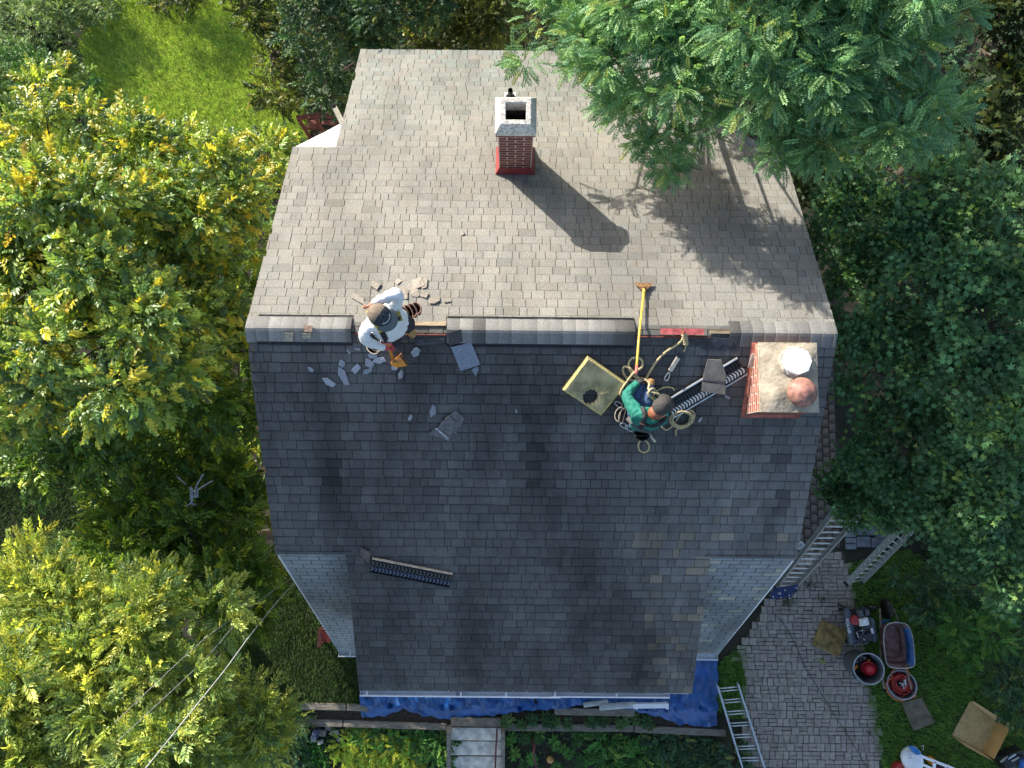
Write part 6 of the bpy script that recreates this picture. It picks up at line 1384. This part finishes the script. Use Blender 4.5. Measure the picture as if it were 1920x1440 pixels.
pouch(P1, at(756, 590, 8.0), (.8, .35, 0), m_leather, m_leatherl, 4, 1.0); pouch(P1, at(704, 648, 7.95), (-.5, -.7, 0), m_leather, mat('cream_edge', (.5, .46, .38), rough=.8), 2, .85)
# orange shingle stripper in the glove
t = thing('shingle_stripper', 'orange shingle stripper held in the red glove of the stooping worker', 'stripper tool', tuple(onroof(746, 682)))
a = at(729, 648, 8.0); c = onroof(740, 678, .1); mb = MB(); mb.tube([at(716, 642, 8.06), a, c], .016, 9); mb.build('handle', m_org, t)
mb = MB(); mb.tube([at(714, 641, 8.07), at(735, 645, 8.05)], .017, 8); mb.build('grip', mat('red_grip', (.5, .12, .1), rough=.6), t)
H = [onroof(*p, z) for p, z in (((734, 684), .09), ((743, 691), .08), ((764, 687), .03), ((749, 667), .03), ((742, 678), .09))]
mb = MB(); th = Vector((0, 0, .012)); n = 5; mb.add(H+[p+th for p in H], [tuple(range(n)), tuple(range(2*n-1, n-1, -1))]+[(i, n+i, n+(i+1) % n, (i+1) % n) for i in range(n)]); mb.build('head', m_org, t)
for k in range(6):
    q_ = onroof(749+k*2.6, 667+k*3.6, .03); d = Vector((.05, .045, -.0)); mb = MB(); mb.bar(q_, q_+d*.6, .014, .008); mb.build('tooth', m_rust, t)
mb = MB(); mb.bar(onroof(738, 680, .12), onroof(754, 676, .1), .03, .03); mb.build('fulcrum', m_rust, t)

# --- seated worker
h0 = onroof(1203, 797).z+.13
P2 = thing('person', 'worker in teal shirt and grey cap sitting on the roof handling rope', 'person', tuple(onroof(1203, 797)))
J = {}; E2 = []
pel = at(1203, 796, h0); ch = at(1217, 784, h0+.36); nk = at(1229, 777, h0+.50); hd = at(1236, 768, h0+.62)
J['pelvis'] = (pel, (.155, .14)); J['waist'] = (pel.lerp(ch, .5), (.145, .125)); J['chest'] = (ch, (.16, .135)); J['neck'] = (nk, .062); J['head'] = (hd, (.085, .092)); J['crown'] = (hd+Vector((.015, .03, .055)), (.075, .08)); J['nose'] = (hd+Vector((.07, .07, -.02)), .017)
E2 += [('pelvis', 'waist', 'shirt'), ('waist', 'chest', 'shirt'), ('chest', 'neck', 'shirt'), ('neck', 'head', 'skin'), ('head', 'crown', 'skin'), ('head', 'nose', 'skin')]
J['Lear'] = (hd+Vector((-.075, .03, 0)), .014); J['Rear'] = (hd+Vector((.05, -.075, 0)), .014); E2 += [('head', 'Lear', 'skin'), ('head', 'Rear', 'skin')]
J['Lsh'] = (at(1193, 773, h0+.42), .085); J['Rsh'] = (at(1241, 789, h0+.42), .085)
J['Lelb'] = (at(1173, 741, h0+.34), .066); J['Lwrist'] = (at(1191, 722, h0+.26), .044); J['Relb'] = (at(1246, 764, h0+.2), .064); J['Rwrist'] = (at(1230, 754, h0+.18), .043)
E2 += [('chest', 'Lsh', 'shirt'), ('chest', 'Rsh', 'shirt'), ('Lsh', 'Lelb', 'shirt'), ('Lelb', 'Lwrist', 'shirt'), ('Rsh', 'Relb', 'shirt'), ('Relb', 'Rwrist', 'shirt')]
J['Lhip'] = (at(1192, 792, h0-.01), .11); J['Rhip'] = (at(1216, 799, h0-.01), .11)
J['Lknee'] = (at(1190, 747, h0+.2), .08); J['Rknee'] = (at(1211, 746, h0+.22), .08)
J['Lank'] = (onroof(1197, 728, .1), .055); J['Rank'] = (onroof(1214, 730, .1), .055); J['Lball'] = (onroof(1201, 715, .06), .05); J['Rball'] = (onroof(1218, 717, .06), .05); J['Ltoe'] = (onroof(1203, 708, .05), .045); J['Rtoe'] = (onroof(1220, 710, .05), .045)
for s_ in 'LR': E2 += [('pelvis', s_+'hip', 'pants'), (s_+'hip', s_+'knee', 'pants'), (s_+'knee', s_+'ank', 'pants'), (s_+'ank', s_+'ball', 'boot'), (s_+'ball', s_+'toe', 'boot')]
hand(J, E2, 'L', J['Lwrist'][0], at(1198, 716, h0+.25), (.7, .5, -.2), (.3, -.4, .8), 'glove')
hand(J, E2, 'R', J['Rwrist'][0], at(1224, 751, h0+.18), (-.8, .3, -.2), (.2, .7, .6), 'skin')
b2 = body('person_body', J, E2, ['shirt', 'pants', 'skin', 'boot', 'glove'], [m_teal, m_jean, m_skin, m_boot, mat('dark_glove', (.03, .035, .04), rough=.8)], P2)
bv2 = bvh_of(b2); m_cap2 = mat('charcoal_cap', (.04, .038, .036), var=.15, scale=30, rough=.9)
cap(P2, hd+Vector((.02, .035, .05)), (.75, .55, 0), m_cap2, m_cap2, m_cap2, .35, .102)
mb = MB(); mb.ellip(hd+Vector((-.035, -.035, -.01)), (.085, .08, .085), 14, 9); mb.build('hair', mat('red_brown_hair', (.2, .07, .03), var=.3, scale=60, rough=.6), P2)
strap(bv2, [(1204, 763), (1210, 778), (1206, 794), (1198, 806)], .05, m_bstrap, P2, off=.028, fb=h0+.4); strap(bv2, [(1250, 780), (1240, 792), (1224, 799), (1208, 796)], .045, m_bstrap, P2, off=.028, fb=h0+.4)
strap(bv2, [(1176, 783), (1190, 797), (1205, 806), (1222, 809)], .055, mat('grey_belt', (.07, .065, .07), rough=.8), P2, 'belt', .012, fb=h0+.1)
p = onbody(bv2, 1204, 794, .018, h0+.4); mb = MB(frame(p, (1, -.2, 0), CAMP-p)); mb.box(-.03, .03, -.016, .016, 0, .008); mb.build('leather_patch', mat('tan_patch', (.3, .15, .1), rough=.7), P2)
m_beige = mat('beige_pouch', (.34, .28, .23), var=.2, scale=20, rough=.85)
pouch(P2, at(1171, 780, h0+.06), (-.9, .25, 0), m_beige, mat('pale_edge', (.4, .36, .3), rough=.8), 2, 1.1, .12); pouch(P2, at(1203, 808, h0+.02), (.1, -1, 0), m_black, m_bstrap, 2, 1.1, .12)
for (x, y, q_) in ((1170, 798, 0), (1180, 803, 1), (1160, 758, 2)):
    c = at(x, y, h0-.02 if q_ < 2 else h0+.02); mb = MB(); mb.tube([c+Vector((.045*cos(a), .026*sin(a)-.02*cos(a), .01*sin(a))) for a in [2*pi*i/14 for i in range(14)]], .008, 6, closed=True); mb.build('carabiner', m_steel, P2)
mb = MB(); a, b = at(1216, 812, h0-.05), at(1228, 828, h0-.12); mb.tube([a, a.lerp(b, .5), b], [.02, .014, .016], 8); mb.build('hammer_handle', mat('pale_handle', (.5, .47, .38), var=.2, rough=.6), P2)
